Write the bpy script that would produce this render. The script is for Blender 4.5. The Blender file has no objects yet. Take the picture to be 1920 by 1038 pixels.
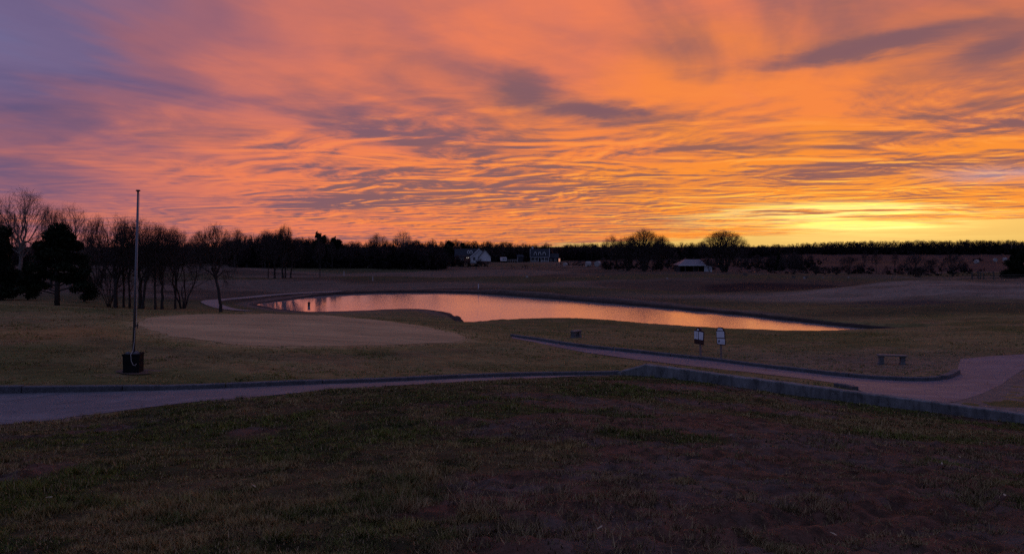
import bpy, math, random
import numpy as np
from mathutils import Vector

scene = bpy.context.scene
COL = scene.collection
random.seed(7)
RNG = np.random.default_rng(11)

# ------------------------------------------------------------------ camera
F = 1450.0          # focal length in pixels of a 1920 px wide picture
HORIZON = 462.0     # picture row of the horizon
EYE = 10.0          # eye level; the pond lies 7 m lower
cam_data = bpy.data.cameras.new("camera")
cam_data.sensor_width = 36.0
cam_data.sensor_fit = 'HORIZONTAL'
cam_data.lens = F / 1920.0 * 36.0
cam_data.shift_y = -(519.0 - HORIZON) / 1920.0
cam_data.clip_start = 0.1
cam_data.clip_end = 40000.0
cam = bpy.data.objects.new("camera", cam_data)
cam.location = (0, 0, EYE)
cam.rotation_euler = (math.radians(90), 0, 0)
COL.objects.link(cam)
scene.camera = cam

# ------------------------------------------------------------------ exposure
scene.view_settings.view_transform = 'Standard'
scene.view_settings.look = 'None'
scene.view_settings.exposure = 0.0
scene.view_settings.gamma = 1.0
scene.view_settings.use_curve_mapping = False
scene.cycles.use_denoising = False
scene.cycles.use_adaptive_sampling = True
scene.cycles.adaptive_threshold = 0.011
scene.cycles.adaptive_min_samples = 10
scene.cycles.max_bounces = 4
scene.cycles.diffuse_bounces = 2
scene.cycles.glossy_bounces = 2
scene.cycles.transmission_bounces = 2
scene.cycles.transparent_max_bounces = 4
scene.cycles.caustics_reflective = False
scene.cycles.caustics_refractive = False

# ------------------------------------------------------------------ sun (just above the horizon behind the cloud deck)
SUN_AZ = math.radians(24.5)     # to the right of straight ahead
SUN_EL = math.radians(1.6)
sl = bpy.data.lights.new("sun", 'SUN')
sl.energy = 0.10
sl.angle = math.radians(3)
sl.color = (1.0, 0.42, 0.16)
so = bpy.data.objects.new("sun", sl)
so.rotation_euler = Vector((-math.sin(SUN_AZ)*math.cos(SUN_EL), -math.cos(SUN_AZ)*math.cos(SUN_EL), -math.sin(SUN_EL))).to_track_quat('-Z', 'Y').to_euler()
COL.objects.link(so)

# ------------------------------------------------------------------ node shorthand
class N:
    """A socket with arithmetic that adds Math nodes."""
    def __init__(s, tree, sock): s.t, s.s = tree, sock
    def _m(s, op, b=None, c=None, clamp=False):
        n = s.t.nodes.new('ShaderNodeMath'); n.operation = op; n.use_clamp = clamp
        for i, v in enumerate((s, b, c)):
            if v is None: continue
            if isinstance(v, N): s.t.links.new(v.s, n.inputs[i])
            else: n.inputs[i].default_value = v
        return N(s.t, n.outputs[0])
    def __add__(s, b): return s._m('ADD', b)
    def __radd__(s, b): return s._m('ADD', b)
    def __sub__(s, b): return s._m('SUBTRACT', b)
    def __rsub__(s, b): return s._m('MULTIPLY', -1.0)._m('ADD', b)
    def __mul__(s, b): return s._m('MULTIPLY', b)
    def __rmul__(s, b): return s._m('MULTIPLY', b)
    def __truediv__(s, b): return s._m('DIVIDE', b)
    def f(s, op, b=None, c=None): return s._m(op, b, c)
    def clamp(s): return s._m('ADD', 0.0, clamp=True)
    def ss(s, lo, hi):
        n = s.t.nodes.new('ShaderNodeMapRange'); n.interpolation_type = 'SMOOTHSTEP'
        s.t.links.new(s.s, n.inputs['Value'])
        for k, v in (('From Min', lo), ('From Max', hi)):
            if isinstance(v, N): s.t.links.new(v.s, n.inputs[k])
            else: n.inputs[k].default_value = v
        return N(s.t, n.outputs['Result'])
    def exp(s): return s._m('EXPONENT')

def vec(t, x, y, z=0.0):
    n = t.nodes.new('ShaderNodeCombineXYZ')
    for i, v in enumerate((x, y, z)):
        if isinstance(v, N): t.links.new(v.s, n.inputs[i])
        else: n.inputs[i].default_value = v
    return n.outputs[0]

def noise(t, v, scale=1.0, detail=4.0, rough=0.55, dist=0.0, color=False, lac=2.0):
    n = t.nodes.new('ShaderNodeTexNoise'); n.noise_dimensions = '3D'
    t.links.new(v.s if isinstance(v, N) else v, n.inputs['Vector'])
    n.inputs['Scale'].default_value = scale; n.inputs['Detail'].default_value = detail
    n.inputs['Roughness'].default_value = rough; n.inputs['Distortion'].default_value = dist
    n.inputs['Lacunarity'].default_value = lac
    return N(t, n.outputs['Color' if color else 'Fac'])

def ramp(t, fac, stops, interp='EASE'):
    n = t.nodes.new('ShaderNodeValToRGB'); n.color_ramp.interpolation = interp
    e = n.color_ramp.elements
    while len(e) < len(stops): e.new(0.5)
    for i, (p, c) in enumerate(stops):
        e[i].position = p; e[i].color = (*c, 1) if len(c) == 3 else c
    t.links.new(fac.s, n.inputs['Fac'])
    return n.outputs['Color']

def mix(t, fac, a, b, mode='MIX'):
    n = t.nodes.new('ShaderNodeMix'); n.data_type = 'RGBA'; n.blend_type = mode
    if isinstance(fac, N): t.links.new(fac.s, n.inputs[0])
    else: n.inputs[0].default_value = fac
    for k, v in ((6, a), (7, b)):
        if isinstance(v, tuple): n.inputs[k].default_value = (*v, 1) if len(v) == 3 else v
        else: t.links.new(v.s if isinstance(v, N) else v, n.inputs[k])
    return n.outputs[2]

def sepxyz(t, v):
    n = t.nodes.new('ShaderNodeSeparateXYZ'); t.links.new(v, n.inputs[0])
    return [N(t, o) for o in n.outputs]

# ------------------------------------------------------------------ sky
world = bpy.data.worlds.new("World"); scene.world = world
world.use_nodes = True
world.cycles.sampling_method = 'MANUAL'
world.cycles.sample_map_resolution = 256
wt = world.node_tree; wt.nodes.clear()
tc = wt.nodes.new('ShaderNodeTexCoord')
dx, dy, dz = sepxyz(wt, tc.outputs['Generated'])
az = dx.f('ARCTAN2', dy)                       # radians to the right of straight ahead
el = dz.f('ARCSINE')
zc = dz.f('MAXIMUM', 0.0) + 0.040
ca, sa = math.cos(SUN_AZ), math.sin(SUN_AZ)
qx, qy = dx / zc, dy / zc                      # position on the flat cloud deck, deck height = 1
along = qx * sa + qy * ca
cross = qx * ca - qy * sa

# clear air under and behind the deck
nis = wt.nodes.new('ShaderNodeTexSky'); nis.sky_type = 'NISHITA'; nis.sun_disc = False
nis.sun_elevation = SUN_EL; nis.sun_rotation = SUN_AZ
nis.dust_density = 2.5; nis.ozone_density = 2.0
clear_n = mix(wt, 1.0, nis.outputs[0], (0.10, 0.10, 0.11), 'MULTIPLY')

da = az - SUN_AZ
m = ((da * da) + (el * 2.1) * (el * 2.1)).f('SQRT')
w_big = noise(wt, vec(wt, along * 0.16, cross * 0.42, 3.1), 1.0, 3.0, 0.5, 0.6)
ul = ((az + 0.62) * (az + 0.62) * (1 / 0.26**2) + (el - 0.215) * (el - 0.215) * (1 / 0.085**2)).f('MULTIPLY', -1.0).exp()
w_fin = noise(wt, vec(wt, along * 0.42, cross * 0.95, 21.0), 1.0, 5.0, 0.55, 0.8)
m2 = m + (w_big - 0.5) * 0.50 + ul * 0.30 + (w_fin - 0.5) * (el.ss(0.04, 0.16) * 0.55)
MK = 1 / 2.6
lit = ramp(wt, m2 * MK, [(0.00*MK, (0.94, 0.32, 0.040)), (0.22*MK, (0.90, 0.268, 0.036)), (0.42*MK, (0.86, 0.228, 0.055)),
                         (0.68*MK, (0.80, 0.200, 0.090)), (0.92*MK, (0.60, 0.168, 0.120)), (1.10*MK, (0.33, 0.125, 0.155)),
                         (1.30*MK, (0.165, 0.120, 0.235)), (1.7*MK, (0.150, 0.155, 0.310)), (1.0, (0.150, 0.170, 0.345))])
dark = ramp(wt, m2 * MK, [(0.00*MK, (0.42, 0.15, 0.080)), (0.25*MK, (0.30, 0.120, 0.090)), (0.50*MK, (0.245, 0.110, 0.110)),
                          (0.80*MK, (0.220, 0.105, 0.135)), (1.02*MK, (0.150, 0.090, 0.165)),
                          (1.25*MK, (0.105, 0.085, 0.190)), (1.7*MK, (0.110, 0.120, 0.255)), (1.0, (0.110, 0.130, 0.280))])

# relief of the deck, lit from the low sun: height towards the sun against height here
def deck(off, k, sx, sy, zz, det, rough, dist):
    return noise(wt, vec(wt, (along + off) * sx, cross * sy, zz), k, det, rough, dist)
high = el.ss(0.05, 0.22)                         # 0 low in the sky, 1 high up
# (1) broad soft wisps, drawn out towards the sun
wisp = deck(0, 1.0, 0.36, 0.80, 7.7, 5.0, 0.50, 1.1)
# (2) rows of small cloud nearer the horizon
r0 = deck(0.0, 1.0, 1.25, 0.95, 1.3, 7.0, 0.60, 0.9)
r1 = deck(0.13, 1.0, 1.25, 0.95, 1.3, 7.0, 0.60, 0.9)
rel = (r0 - r1) * 4.6
calm_l = az.ss(-0.55, -0.05) * 0.88 + 0.12              # the deck is smooth and soft towards the left
patch = deck(0, 1.0, 0.30, 0.20, 5.2, 4.0, 0.55, 0.5)
low = 1.0 - high
rows = low * calm_l
fine = noise(wt, vec(wt, along * 3.6, cross * 2.8, 2.2), 1.0, 4.0, 0.6, 0.8)
shade = 0.60 + (wisp - 0.5) * (0.85 * high + 1.0) + rel * (rows * 1.35 + 0.10) + (patch - 0.5) * (rows * 2.5 + 0.35) + (fine - 0.5) * (rows * 1.15 + 0.22)

# named cloud banks seen in the sky: direction, half width, half height (degrees), tilt, strength
wa = noise(wt, vec(wt, az * 7.0, el * 26.0, 0.0), 1.0, 5.0, 0.6, 0.4, color=True)
wr, wg, wb = sepxyz(wt, wa.s)
waz = az + (wr - 0.5) * 0.16
wel = el + (wg - 0.5) * 0.040
def bank(px, py, hw, hh, tilt, amp, acc):
    a0 = math.atan((px - 960) / F); e0 = math.atan((HORIZON - py) / F * math.cos(a0))
    ct, st = math.cos(math.radians(tilt)), math.sin(math.radians(tilt))
    hw, hh = hw / F, hh / F
    U = waz.f('MULTIPLY_ADD', ct / hw, wel.f('MULTIPLY_ADD', st / hw, -(a0 * ct + e0 * st) / hw))
    V = wel.f('MULTIPLY_ADD', ct / hh, waz.f('MULTIPLY_ADD', -st / hh, (a0 * st - e0 * ct) / hh))
    e = V.f('MULTIPLY_ADD', V, U * U)
    n = wt.nodes.new('ShaderNodeMath'); n.operation = 'POWER'; n.inputs[0].default_value = math.exp(-1.0)
    wt.links.new(e.s, n.inputs[1])
    return N(wt, n.outputs[0]).f('MULTIPLY_ADD', amp, acc)
banks = 0.0
for b in [(1620, 90, 190, 15, 4, -0.72), (1900, 80, 70, 24, 8, -0.45), (1140, 204, 85, 11, -4, -0.72), (1010, 196, 110, 20, -8, -0.34),
          (965, 150, 80, 34, -14, -0.40), (1200, 90, 170, 22, -4, -0.16), (1680, 318, 330, 15, 1, -0.60), (1900, 230, 130, 14, 2, -0.30),
          (610, 378, 120, 14, 0, -0.40), (690, 245, 110, 26, -14, -0.38), (880, 280, 120, 14, -6, -0.30), (1620, 262, 60, 8, 0, -0.3),
          (1530, 165, 190, 52, 4, 0.40), (1250, 165, 120, 26, -10, 0.22), (560, 235, 190, 30, -12, 0.25), (930, 60, 130, 50, -20, 0.25),
          (330, 330, 220, 60, -6, 0.12), (1450, 300, 300, 7, 1, 0.35), (60, 290, 70, 90, 0, -0.25), (1150, 430, 120, 8, 0, -0.2)]:
    banks = bank(*b, banks)
shade = (shade + banks).ss(-0.02, 1.02)
cloud = mix(wt, shade, dark, lit)
cloud = mix(wt, (banks * -0.85).clamp() * 0.62, cloud, (0.165, 0.085, 0.125))

# bright under-lit edges close to the sun
near = (m * m * (-1 / (0.30 ** 2))).exp()
edge = (rel.ss(0.12, 0.70)) * near * (1.0 - el.ss(0.03, 0.14))
rim = ((rel + (fine - 0.5) * 0.8).ss(0.20, 0.60)) * rows * (m * m * (-1 / (0.75 ** 2))).exp() * 0.75
cloud = mix(wt, rim.clamp(), cloud, (0.98, 0.36, 0.075))
cloud = mix(wt, (edge * 0.9).clamp(), cloud, (1.05, 0.62, 0.06))

# clear yellow strip below the deck
strip_edge = (az.ss(-0.10, 0.62) * 0.030) - 0.003 + (noise(wt, vec(wt, az * 4.0, el * 110.0, 9.0), 1.0, 5.0, 0.62) - 0.5) * 0.030
gap = 1.0 - (el - strip_edge).ss(-0.0022, 0.0022)
strip_c = ramp(wt, (da * da).f('SQRT') * (1 / 1.4), [(0.0, (0.94, 0.63, 0.18)), (0.13, (0.86, 0.55, 0.15)), (0.30, (0.74, 0.44, 0.15)), (0.60, (0.50, 0.20, 0.13)), (1.0, (0.30, 0.16, 0.18))])
strip_c = mix(wt, 0.15, strip_c, clear_n)
sky_c = mix(wt, gap, cloud, strip_c)

# glow where the sun stands behind the deck's lower edge, broken into streaks
st1 = noise(wt, vec(wt, az * 9.0, el * 210.0, 4.4), 1.0, 5.0, 0.55, 0.3)
def lobe(px, py, hw, hh):
    a0 = math.atan((px - 960) / F); e0 = math.atan((HORIZON - py) / F * math.cos(a0))
    U = (az - a0) / (hw / F); V = (el - e0) / (hh / F)
    return (U * U + V * V).f('MULTIPLY', -1.0).exp()
glow = lobe(1610, 422, 95, 5.5) * 1.9 + lobe(1610, 415, 150, 13) * 0.22 + lobe(1590, 394, 150, 9) * st1.ss(0.38, 0.56) * 1.5 + lobe(1560, 406, 270, 28) * st1.ss(0.46, 0.60) * 0.55
add = wt.nodes.new('ShaderNodeMix'); add.data_type = 'RGBA'; add.blend_type = 'ADD'; add.inputs[0].default_value = 1.0
gc = mix(wt, glow.f('MINIMUM', 1.6), (0, 0, 0), (0.75, 0.62, 0.16))
wt.links.new(sky_c, add.inputs[6]); wt.links.new(gc, add.inputs[7])
# opening to blue air near the right
hole = bank(1895, 326, 80, 11, 3, 1.0, 0.0)
sky_c = mix(wt, (hole * 0.5).clamp(), add.outputs[2], (0.42, 0.33, 0.44))
# far side of the sky: thinner cloud, blue air shows through
back = dy.ss(0.15, -0.6)
sky_c = mix(wt, back * 0.35, sky_c, clear_n)
below = dz.ss(-0.004, -0.02)
sky_c = mix(wt, below, sky_c, (0.03, 0.02, 0.025))
bg = wt.nodes.new('ShaderNodeBackground'); bg.inputs['Strength'].default_value = 1.08
wt.links.new(sky_c, bg.inputs['Color'])
wo = wt.nodes.new('ShaderNodeOutputWorld'); wt.links.new(bg.outputs[0], wo.inputs['Surface'])

# ================================================================== terrain heights
W_DROP = 7.0                                   # water level below the eye
def col(px, s): return (px, [tuple(float(v) for v in p.split(':')) for p in s.split()])
FRONT = [
 col(-300, "2:1.75 6:2.42 10:3.05 15:3.85 19:4.45 22:4.58 40:4.6"),
 col(0,    "2:1.75 6:2.40 10:3.0 15:3.8 19.6:4.5 21:4.53 24:4.55 40:4.6"),
 col(400,  "2:1.75 6:2.38 10:2.95 15:3.6 19:4.0 21.5:4.22 24.8:4.58 40:4.9"),
 col(700,  "2:1.75 6:2.35 10:2.85 15:3.4 20:3.9 24:4.32 27:4.84 40:5.3"),
 col(1040, "2:1.75 6:2.33 10:2.78 15:3.3 20:3.78 24:4.17 27:4.60 30.3:5.16 40:5.5"),
 col(1250, "2:1.75 6:2.34 10:2.82 15:3.38 20:3.93 25:4.46 28:4.86 31:5.25 40:5.6"),
 col(1500, "2:1.75 6:2.38 10:2.95 15:3.6 20:4.3 25:5.05 27.4:5.38 40:6"),
 col(1920, "2:1.75 6:2.42 10:3.1 15:3.95 20:4.85 23.5:5.48 40:6.2"),
 col(2400, "2:1.75 6:2.42 10:3.1 15:3.95 20:4.85 23.5:5.48 40:6.2")]
BACK = [
 col(-300, "20:4.36 27:4.33 31:4.23 35:4.3 42:4.45 48:4.57 54:4.45 58:4.32 64:4.6 75:5.6 110:6.0 160:6.2 230:6.0 300:5.7 500:6 900:6.5 12000:7"),
 col(0,    "20:4.36 27:4.33 31:4.23 35:4.3 42:4.45 48:4.57 54:4.45 58:4.32 64:4.6 75:5.6 110:6.0 160:6.2 230:6.0 300:5.7 500:6 900:6.5 12000:7"),
 col(250,  "20:4.24 27:4.39 33:4.28 40:4.3 46:4.38 52:4.59 57:4.78 64:5.25 70:5.75 75:6.0 100:6.35 150:6.3 230:6.1 300:5.8 500:6.2 900:7 12000:7"),
 col(400,  "20:4.28 27:4.45 33:4.33 40:4.37 46:4.40 52:4.56 57:4.84 64:5.35 70:5.9 75:6.2 86:6.5 100:6.5 150:6.3 230:6.0 300:5.8 500:6.4 900:7 12000:7"),
 col(500,  "20:4.40 25:4.43 30:4.55 34:4.42 40:4.43 46:4.44 52:4.55 56:4.82 60:5.15 68:6.05 76:6.7 82:6.86 97:6.86 98.5:6.75 112:6.75 145:6.75 180:6.5 230:6.03 270:5.7 350:5.8 600:7 900:8 12000:8"),
 col(750,  "20:4.5 27:4.65 31:4.87 36:4.88 38:4.9 43:4.86 48:4.8 52:5.02 56:5.35 62:6.05 68:6.6 73:6.78 80:6.82 86:6.86 119:6.65 142:6.66 185:6.7 240:6.5 290:6.8 400:8 560:9 900:9 12000:9"),
 col(1000, "20:4.8 30:5.0 33:5.19 38:5.18 42:5.16 45:5.42 47:5.7 50:5.95 56:6.3 64:6.6 70:6.76 73:6.82 109:6.65 124:6.67 152:6.6 200:6.62 255:6.9 330:7.5 430:8.6 560:9.4 900:9 12000:9"),
 col(1250, "20:4.8 31:4.92 33:5.1 36.6:5.5 41:5.83 50:6.13 58:6.5 66:6.75 89.5:6.68 100:6.76 118:6.75 142:6.6 160:6.45 175:6.6 200:6.85 260:7.0 400:8 700:8.5 900:8.5 12000:9"),
 col(1500, "20:4.9 27:5.0 29:5.14 32:5.5 36:5.83 38:5.9 42:6.03 52:6.4 60:6.8 62:6.84 73.5:6.75 76:6.65 86:6.65 98:6.6 108:6.55 125:6.75 138:6.47 150:6.03 156:6.1 175:6.7 250:6.9 400:7.6 700:7.4 900:7.4 12000:9"),
 col(1700, "20:5.0 25:5.1 27.5:5.27 34:5.88 40:6.12 48:6.2 58:6.3 66:6.5 75:6.5 86:6.1 98:5.5 110:5.05 120:5.15 133:6.3 150:6.7 172:6.7 250:6.9 400:7.6 700:7.4 900:7.4 12000:9"),
 col(1920, "20:5.1 23:5.2 25.5:5.25 34:5.58 42:5.85 48:5.9 56:6.1 66:6.3 86:6.05 100:5.5 113:5.15 123:5.25 136:6.3 150:6.6 200:6.8 250:6.9 400:7.6 700:7.4 900:7.4 12000:9"),
 col(2400, "20:5.1 23:5.2 25.5:5.25 34:5.58 42:5.85 48:5.9 56:6.1 66:6.3 86:6.05 100:5.5 113:5.15 123:5.25 136:6.3 150:6.6 200:6.8 250:6.9 400:7.6 700:7.4 900:7.4 12000:9")]

def gblur(a, sig, axis):
    r = int(3 * sig) + 1
    k = np.exp(-0.5 * (np.arange(-r, r + 1) / sig) ** 2); k /= k.sum()
    pad = [(0, 0), (0, 0)]; pad[axis] = (r, r)
    return np.apply_along_axis(lambda v: np.convolve(v, k, 'valid'), axis, np.pad(a, pad, mode='edge'))
TU = np.linspace(-0.95, 0.95, 320)
TL = np.linspace(math.log(2.0), math.log(12000.0), 900)
def table(cols, su, sl_):
    us = np.array([(p - 960) / F for p, _ in cols])
    rows = np.array([np.interp(TL, np.log([d for d, _ in c]), [h for _, h in c]) for _, c in cols])
    t = np.array([np.interp(TU, us, rows[:, j]) for j in range(len(TL))]).T
    return gblur(gblur(t, su, 0), sl_, 1)
T_FRONT = table(FRONT, 9, 8)
T_BACK = table(BACK, 8, 3.0)
def lookup(t, u, d):
    iu = np.clip((u - TU[0]) / (TU[1] - TU[0]), 0, len(TU) - 1.001)
    il = np.clip((np.log(np.maximum(d, 2.0)) - TL[0]) / (TL[1] - TL[0]), 0, len(TL) - 1.001)
    i0 = iu.astype(int); j0 = il.astype(int); a = iu - i0; b = il - j0
    return (t[i0, j0]*(1-a)*(1-b) + t[i0+1, j0]*a*(1-b) + t[i0, j0+1]*(1-a)*b + t[i0+1, j0+1]*a*b)

# the line of the first kerb (left) and of the retaining wall (right), seen from above
def at(px, d): return ((px - 960) / F * d, d)
KERB_LINE = [(-60, 23.0), (-24, 23.4), at(0, 24), at(250, 24.2), at(420, 24.7), at(600, 26), at(760, 27.5), at(900, 29), at(1020, 30.3), at(1110, 31.0), at(1160, 31.3)]
WALL_A = at(1160, 31.3); WALL_B = at(1212, 31.0); WALL_C = at(1935, 23.4)
WALL_D = (WALL_C[0] + 14, WALL_C[1] - 14 * (WALL_B[1] - WALL_C[1]) / (WALL_C[0] - WALL_B[0]))
def smooth_line(pts, n=12):
    P = [np.array(p, float) for p in pts]; P = [2*P[0]-P[1]] + P + [2*P[-1]-P[-2]]
    out = []
    for i in range(1, len(P) - 2):
        for k in range(n):
            t = k / n; a, b, c, d = P[i-1], P[i], P[i+1], P[i+2]
            out.append(0.5 * (2*b + (c-a)*t + (2*a-5*b+4*c-d)*t*t + (3*b-a-3*c+d)*t**3))
    out.append(P[-2]); return out
KERB_PTS = smooth_line(KERB_LINE)
LINE = np.array(list(KERB_PTS) + [np.array(WALL_B), np.array(WALL_C), np.array(WALL_D)])
dense = np.concatenate([np.linspace(LINE[i], LINE[i+1], 12, endpoint=False) for i in range(len(LINE)-1)] + [LINE[-1:]])
LU = dense[:, 0] / dense[:, 1]; LD = dense[:, 1]
def d_line(u): return np.interp(u, LU, LD)

# pond outline at water level (picture rows turned into depths by the water plane)
POND_PX = [(478, 571), (500, 567), (545, 561), (585, 556), (620, 553), (660, 551), (700, 549.5), (760, 548.8), (820, 548.6), (870, 549.4), (930, 552.5), (1000, 557.5),
           (1100, 565.5), (1200, 573.5), (1300, 582.5), (1400, 592), (1500, 603), (1570, 610.5), (1650, 617.5), (1735, 622.0),
           (1660, 624.6), (1560, 623.8), (1500, 622.6), (1400, 619.5), (1300, 615), (1200, 607.5), (1150, 602.5), (1080, 598.3), (1010, 598.5), (950, 601), (900, 605), (876, 608),
           (866, 604), (858, 597), (846, 590), (828, 584.5), (790, 580.5), (740, 580), (680, 583), (610, 585), (560, 584), (510, 578)]
def on_level(px, py, drop):
    d = drop * F / (py - HORIZON); return np.array(((px - 960) / F * d, d))
POND = np.array([on_level(x, y, W_DROP) for x, y in POND_PX])
_pp = smooth_line(list(POND) + [POND[0]], 5)[:-1]
POND = np.array(_pp)
def sdist(poly, x, y):
    """signed distance to a closed outline, negative inside"""
    best = np.full(x.shape, 1e9); inside = np.zeros(x.shape, bool)
    n = len(poly)
    for i in range(n):
        x0, y0 = poly[i]; x1, y1 = poly[(i+1) % n]
        ex, ey = x1-x0, y1-y0; L = ex*ex+ey*ey + 1e-12
        t = np.clip(((x-x0)*ex + (y-y0)*ey) / L, 0, 1)
        best = np.minimum(best, (x-x0-t*ex)**2 + (y-y0-t*ey)**2)
        c = (y0 > y) != (y1 > y)
        inside ^= c & (x < (x1-x0) * (y-y0) / (y1-y0 + 1e-12) + x0)
    s = np.sqrt(best); return np.where(inside, -s, s)

# smooth value noise
_perm = np.random.default_rng(5).random((256, 256))
def vnoise(x, y):
    xi = np.floor(x).astype(int); yi = np.floor(y).astype(int); fx = x-xi; fy = y-yi
    fx = fx*fx*(3-2*fx); fy = fy*fy*(3-2*fy)
    g = lambda a, b: _perm[a & 255, b & 255]
    return (g(xi, yi)*(1-fx)*(1-fy) + g(xi+1, yi)*fx*(1-fy) + g(xi, yi+1)*(1-fx)*fy + g(xi+1, yi+1)*fx*fy)
def fbm(x, y, o=4, r=0.5):
    s = 0; a = 1; t = 0
    for i in range(o):
        s = s + a * vnoise(x * 2**i + 17.3*i, y * 2**i + 41.7*i); t += a; a *= r
    return s / t
def sstep(a, b, x):
    t = np.clip((x-a)/(b-a), 0, 1); return t*t*(3-2*t)

def drop_at(x, y, side=None, rough=True):
    """depth of the ground below the eye; side: None = by the line, 0 = near side, 1 = far side"""
    x = np.asarray(x, float); y = np.asarray(y, float)
    d = np.maximum(y, 2.0); u = np.clip(x / np.maximum(y, 3.0), -0.94, 0.94)
    front = lookup(T_FRONT, u, d) - np.where(y < 2, (2 - y) * 0.12, 0) * 0.4
    back = lookup(T_BACK, u, d)
    far = (y > d_line(x / np.maximum(y, 3.0))) if side is None else np.full(x.shape, bool(side))
    h = np.where(far, back, front)
    if rough:
        h = h - np.where(far, ((fbm(x*0.09, y*0.09, 3)-0.5) * 0.5 + (fbm(x*0.030+11, y*0.040+3, 3)-0.5) * 1.9) * sstep(74, 105, y) * sstep(420, 180, y), 0)
    return h
def ground(x, y, side=None):
    """height of the ground at a point, pond bed included"""
    x = np.atleast_1d(np.asarray(x, float)); y = np.atleast_1d(np.asarray(y, float))
    h = drop_at(x, y, side)
    nearp = (y > 50) & (y < 135)
    if nearp.any():
        s = np.full(x.shape, 99.0); s[nearp] = sdist(POND, x[nearp], y[nearp])
        out = np.minimum(h, W_DROP - 0.10 - 0.10*np.clip(s/6, 0, 1))
        hh = np.where(s < 0, W_DROP + 0.2 + np.clip(-s*0.3, 0, 1.2), np.where(s < 12, out, h))
        t = np.clip(s / 0.9, 0, 1)
        h = np.where((s >= 0) & (s < 0.9), (W_DROP + 0.2) * (1-t) + out * t, hh)
    return EYE - h
def gz(x, y, side=None): return float(ground(x, y, side)[0])
def unproject(px, py, side=1, lift=0.0):
    """the point of the ground seen at a picture position"""
    u = (px - 960) / F; dl = float(d_line(np.array(u)))
    ds = np.exp(np.linspace(math.log(dl + 0.02), math.log(900), 4000)) if side else np.linspace(2.5, dl + 4, 3000)
    g = EYE - ground(u*ds, ds, side)
    hit = np.nonzero((py - HORIZON) / F * ds >= g - lift)[0]
    d = ds[hit[0]] if len(hit) else ds[-1]
    return np.array((u*d, d))

# ================================================================== materials
def new_mat(name):
    m_ = bpy.data.materials.new(name); m_.use_nodes = True
    return m_, m_.node_tree, m_.node_tree.nodes['Principled BSDF']
def plain(name, color, rough=0.8, var=0.25, scale=6.0, bump=0.15, spec=0.3, metal=0.0, stretch=(1, 1, 1)):
    m_, t, b = new_mat(name)
    g = t.nodes.new('ShaderNodeTexCoord'); mp = t.nodes.new('ShaderNodeMapping')
    mp.inputs['Scale'].default_value = stretch
    t.links.new(g.outputs['Object'], mp.inputs['Vector'])
    n1 = noise(t, mp.outputs[0], scale, 5.0, 0.6); n2 = noise(t, mp.outputs[0], scale*0.23, 3.0, 0.5)
    k = (n1 - 0.5) * (2.2*var) + (n2 - 0.5) * (1.6*var) + 1.0
    kc = t.nodes.new('ShaderNodeCombineColor')
    for i in range(3): t.links.new(k.s, kc.inputs[i])
    t.links.new(mix(t, 1.0, (*color, 1), kc.outputs[0], 'MULTIPLY'), b.inputs['Base Color'])
    b.inputs['Roughness'].default_value = rough; b.inputs['Metallic'].default_value = metal
    b.inputs['Specular IOR Level'].default_value = spec
    if bump:
        bp = t.nodes.new('ShaderNodeBump'); bp.inputs['Strength'].default_value = bump; bp.inputs['Distance'].default_value = 0.02
        t.links.new(n1.s, bp.inputs['Height']); t.links.new(bp.outputs[0], b.inputs['Normal'])
    return m_

def ground_mat():
    m_, t, b = new_mat("turf")
    a = t.nodes.new('ShaderNodeAttribute'); a.attribute_name = 'tint'
    g = t.nodes.new('ShaderNodeNewGeometry')
    x, y, z = sepxyz(t, g.outputs['Position'])
    p1 = vec(t, x, y, 0)
    n_f = noise(t, p1, 22.0, 5.0, 0.65)                      # blades and soil crumbs
    n_m = noise(t, vec(t, x*0.55, y*0.9, 0), 2.6, 5.0, 0.6, 0.4)    # tufts
    n_l = noise(t, vec(t, x*0.35, y, 0), 0.45, 4.0, 0.55, 0.5)      # patches drawn out by mowing
    k = 1.0 + (n_f - 0.5) * 1.5 + (n_m - 0.5) * 1.5 + (n_l - 0.5) * 1.0
    kc = t.nodes.new('ShaderNodeCombineColor')
    for i in range(3): t.links.new(k.f('MAXIMUM', 0.12).s, kc.inputs[i])
    c = mix(t, 1.0, a.outputs['Color'], kc.outputs[0], 'MULTIPLY')
    hue = noise(t, vec(t, x*0.7, y*0.7, 5), 1.1, 4.0, 0.6)
    c = mix(t, hue.ss(0.48, 0.72) * 0.55, c, mix(t, 1.0, c, (1.0, 0.74, 0.72), 'MULTIPLY'))
    t.links.new(c, b.inputs['Base Color'])
    b.inputs['Roughness'].default_value = 1.0; b.inputs['Specular IOR Level'].default_value = 0.05
    bp = t.nodes.new('ShaderNodeBump'); bp.inputs['Strength'].default_value = 0.8; bp.inputs['Distance'].default_value = 0.05
    t.links.new((n_f * 0.5 + n_m * 1.2).s, bp.inputs['Height']); t.links.new(bp.outputs[0], b.inputs['Normal'])
    return m_
def attr_mat(name, attr, rough=0.9, spec=0.1):
    m_, t, b = new_mat(name)
    a = t.nodes.new('ShaderNodeAttribute'); a.attribute_name = attr
    t.links.new(a.outputs['Color'], b.inputs['Base Color'])
    b.inputs['Roughness'].default_value = rough; b.inputs['Specular IOR Level'].default_value = spec
    return m_
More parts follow.
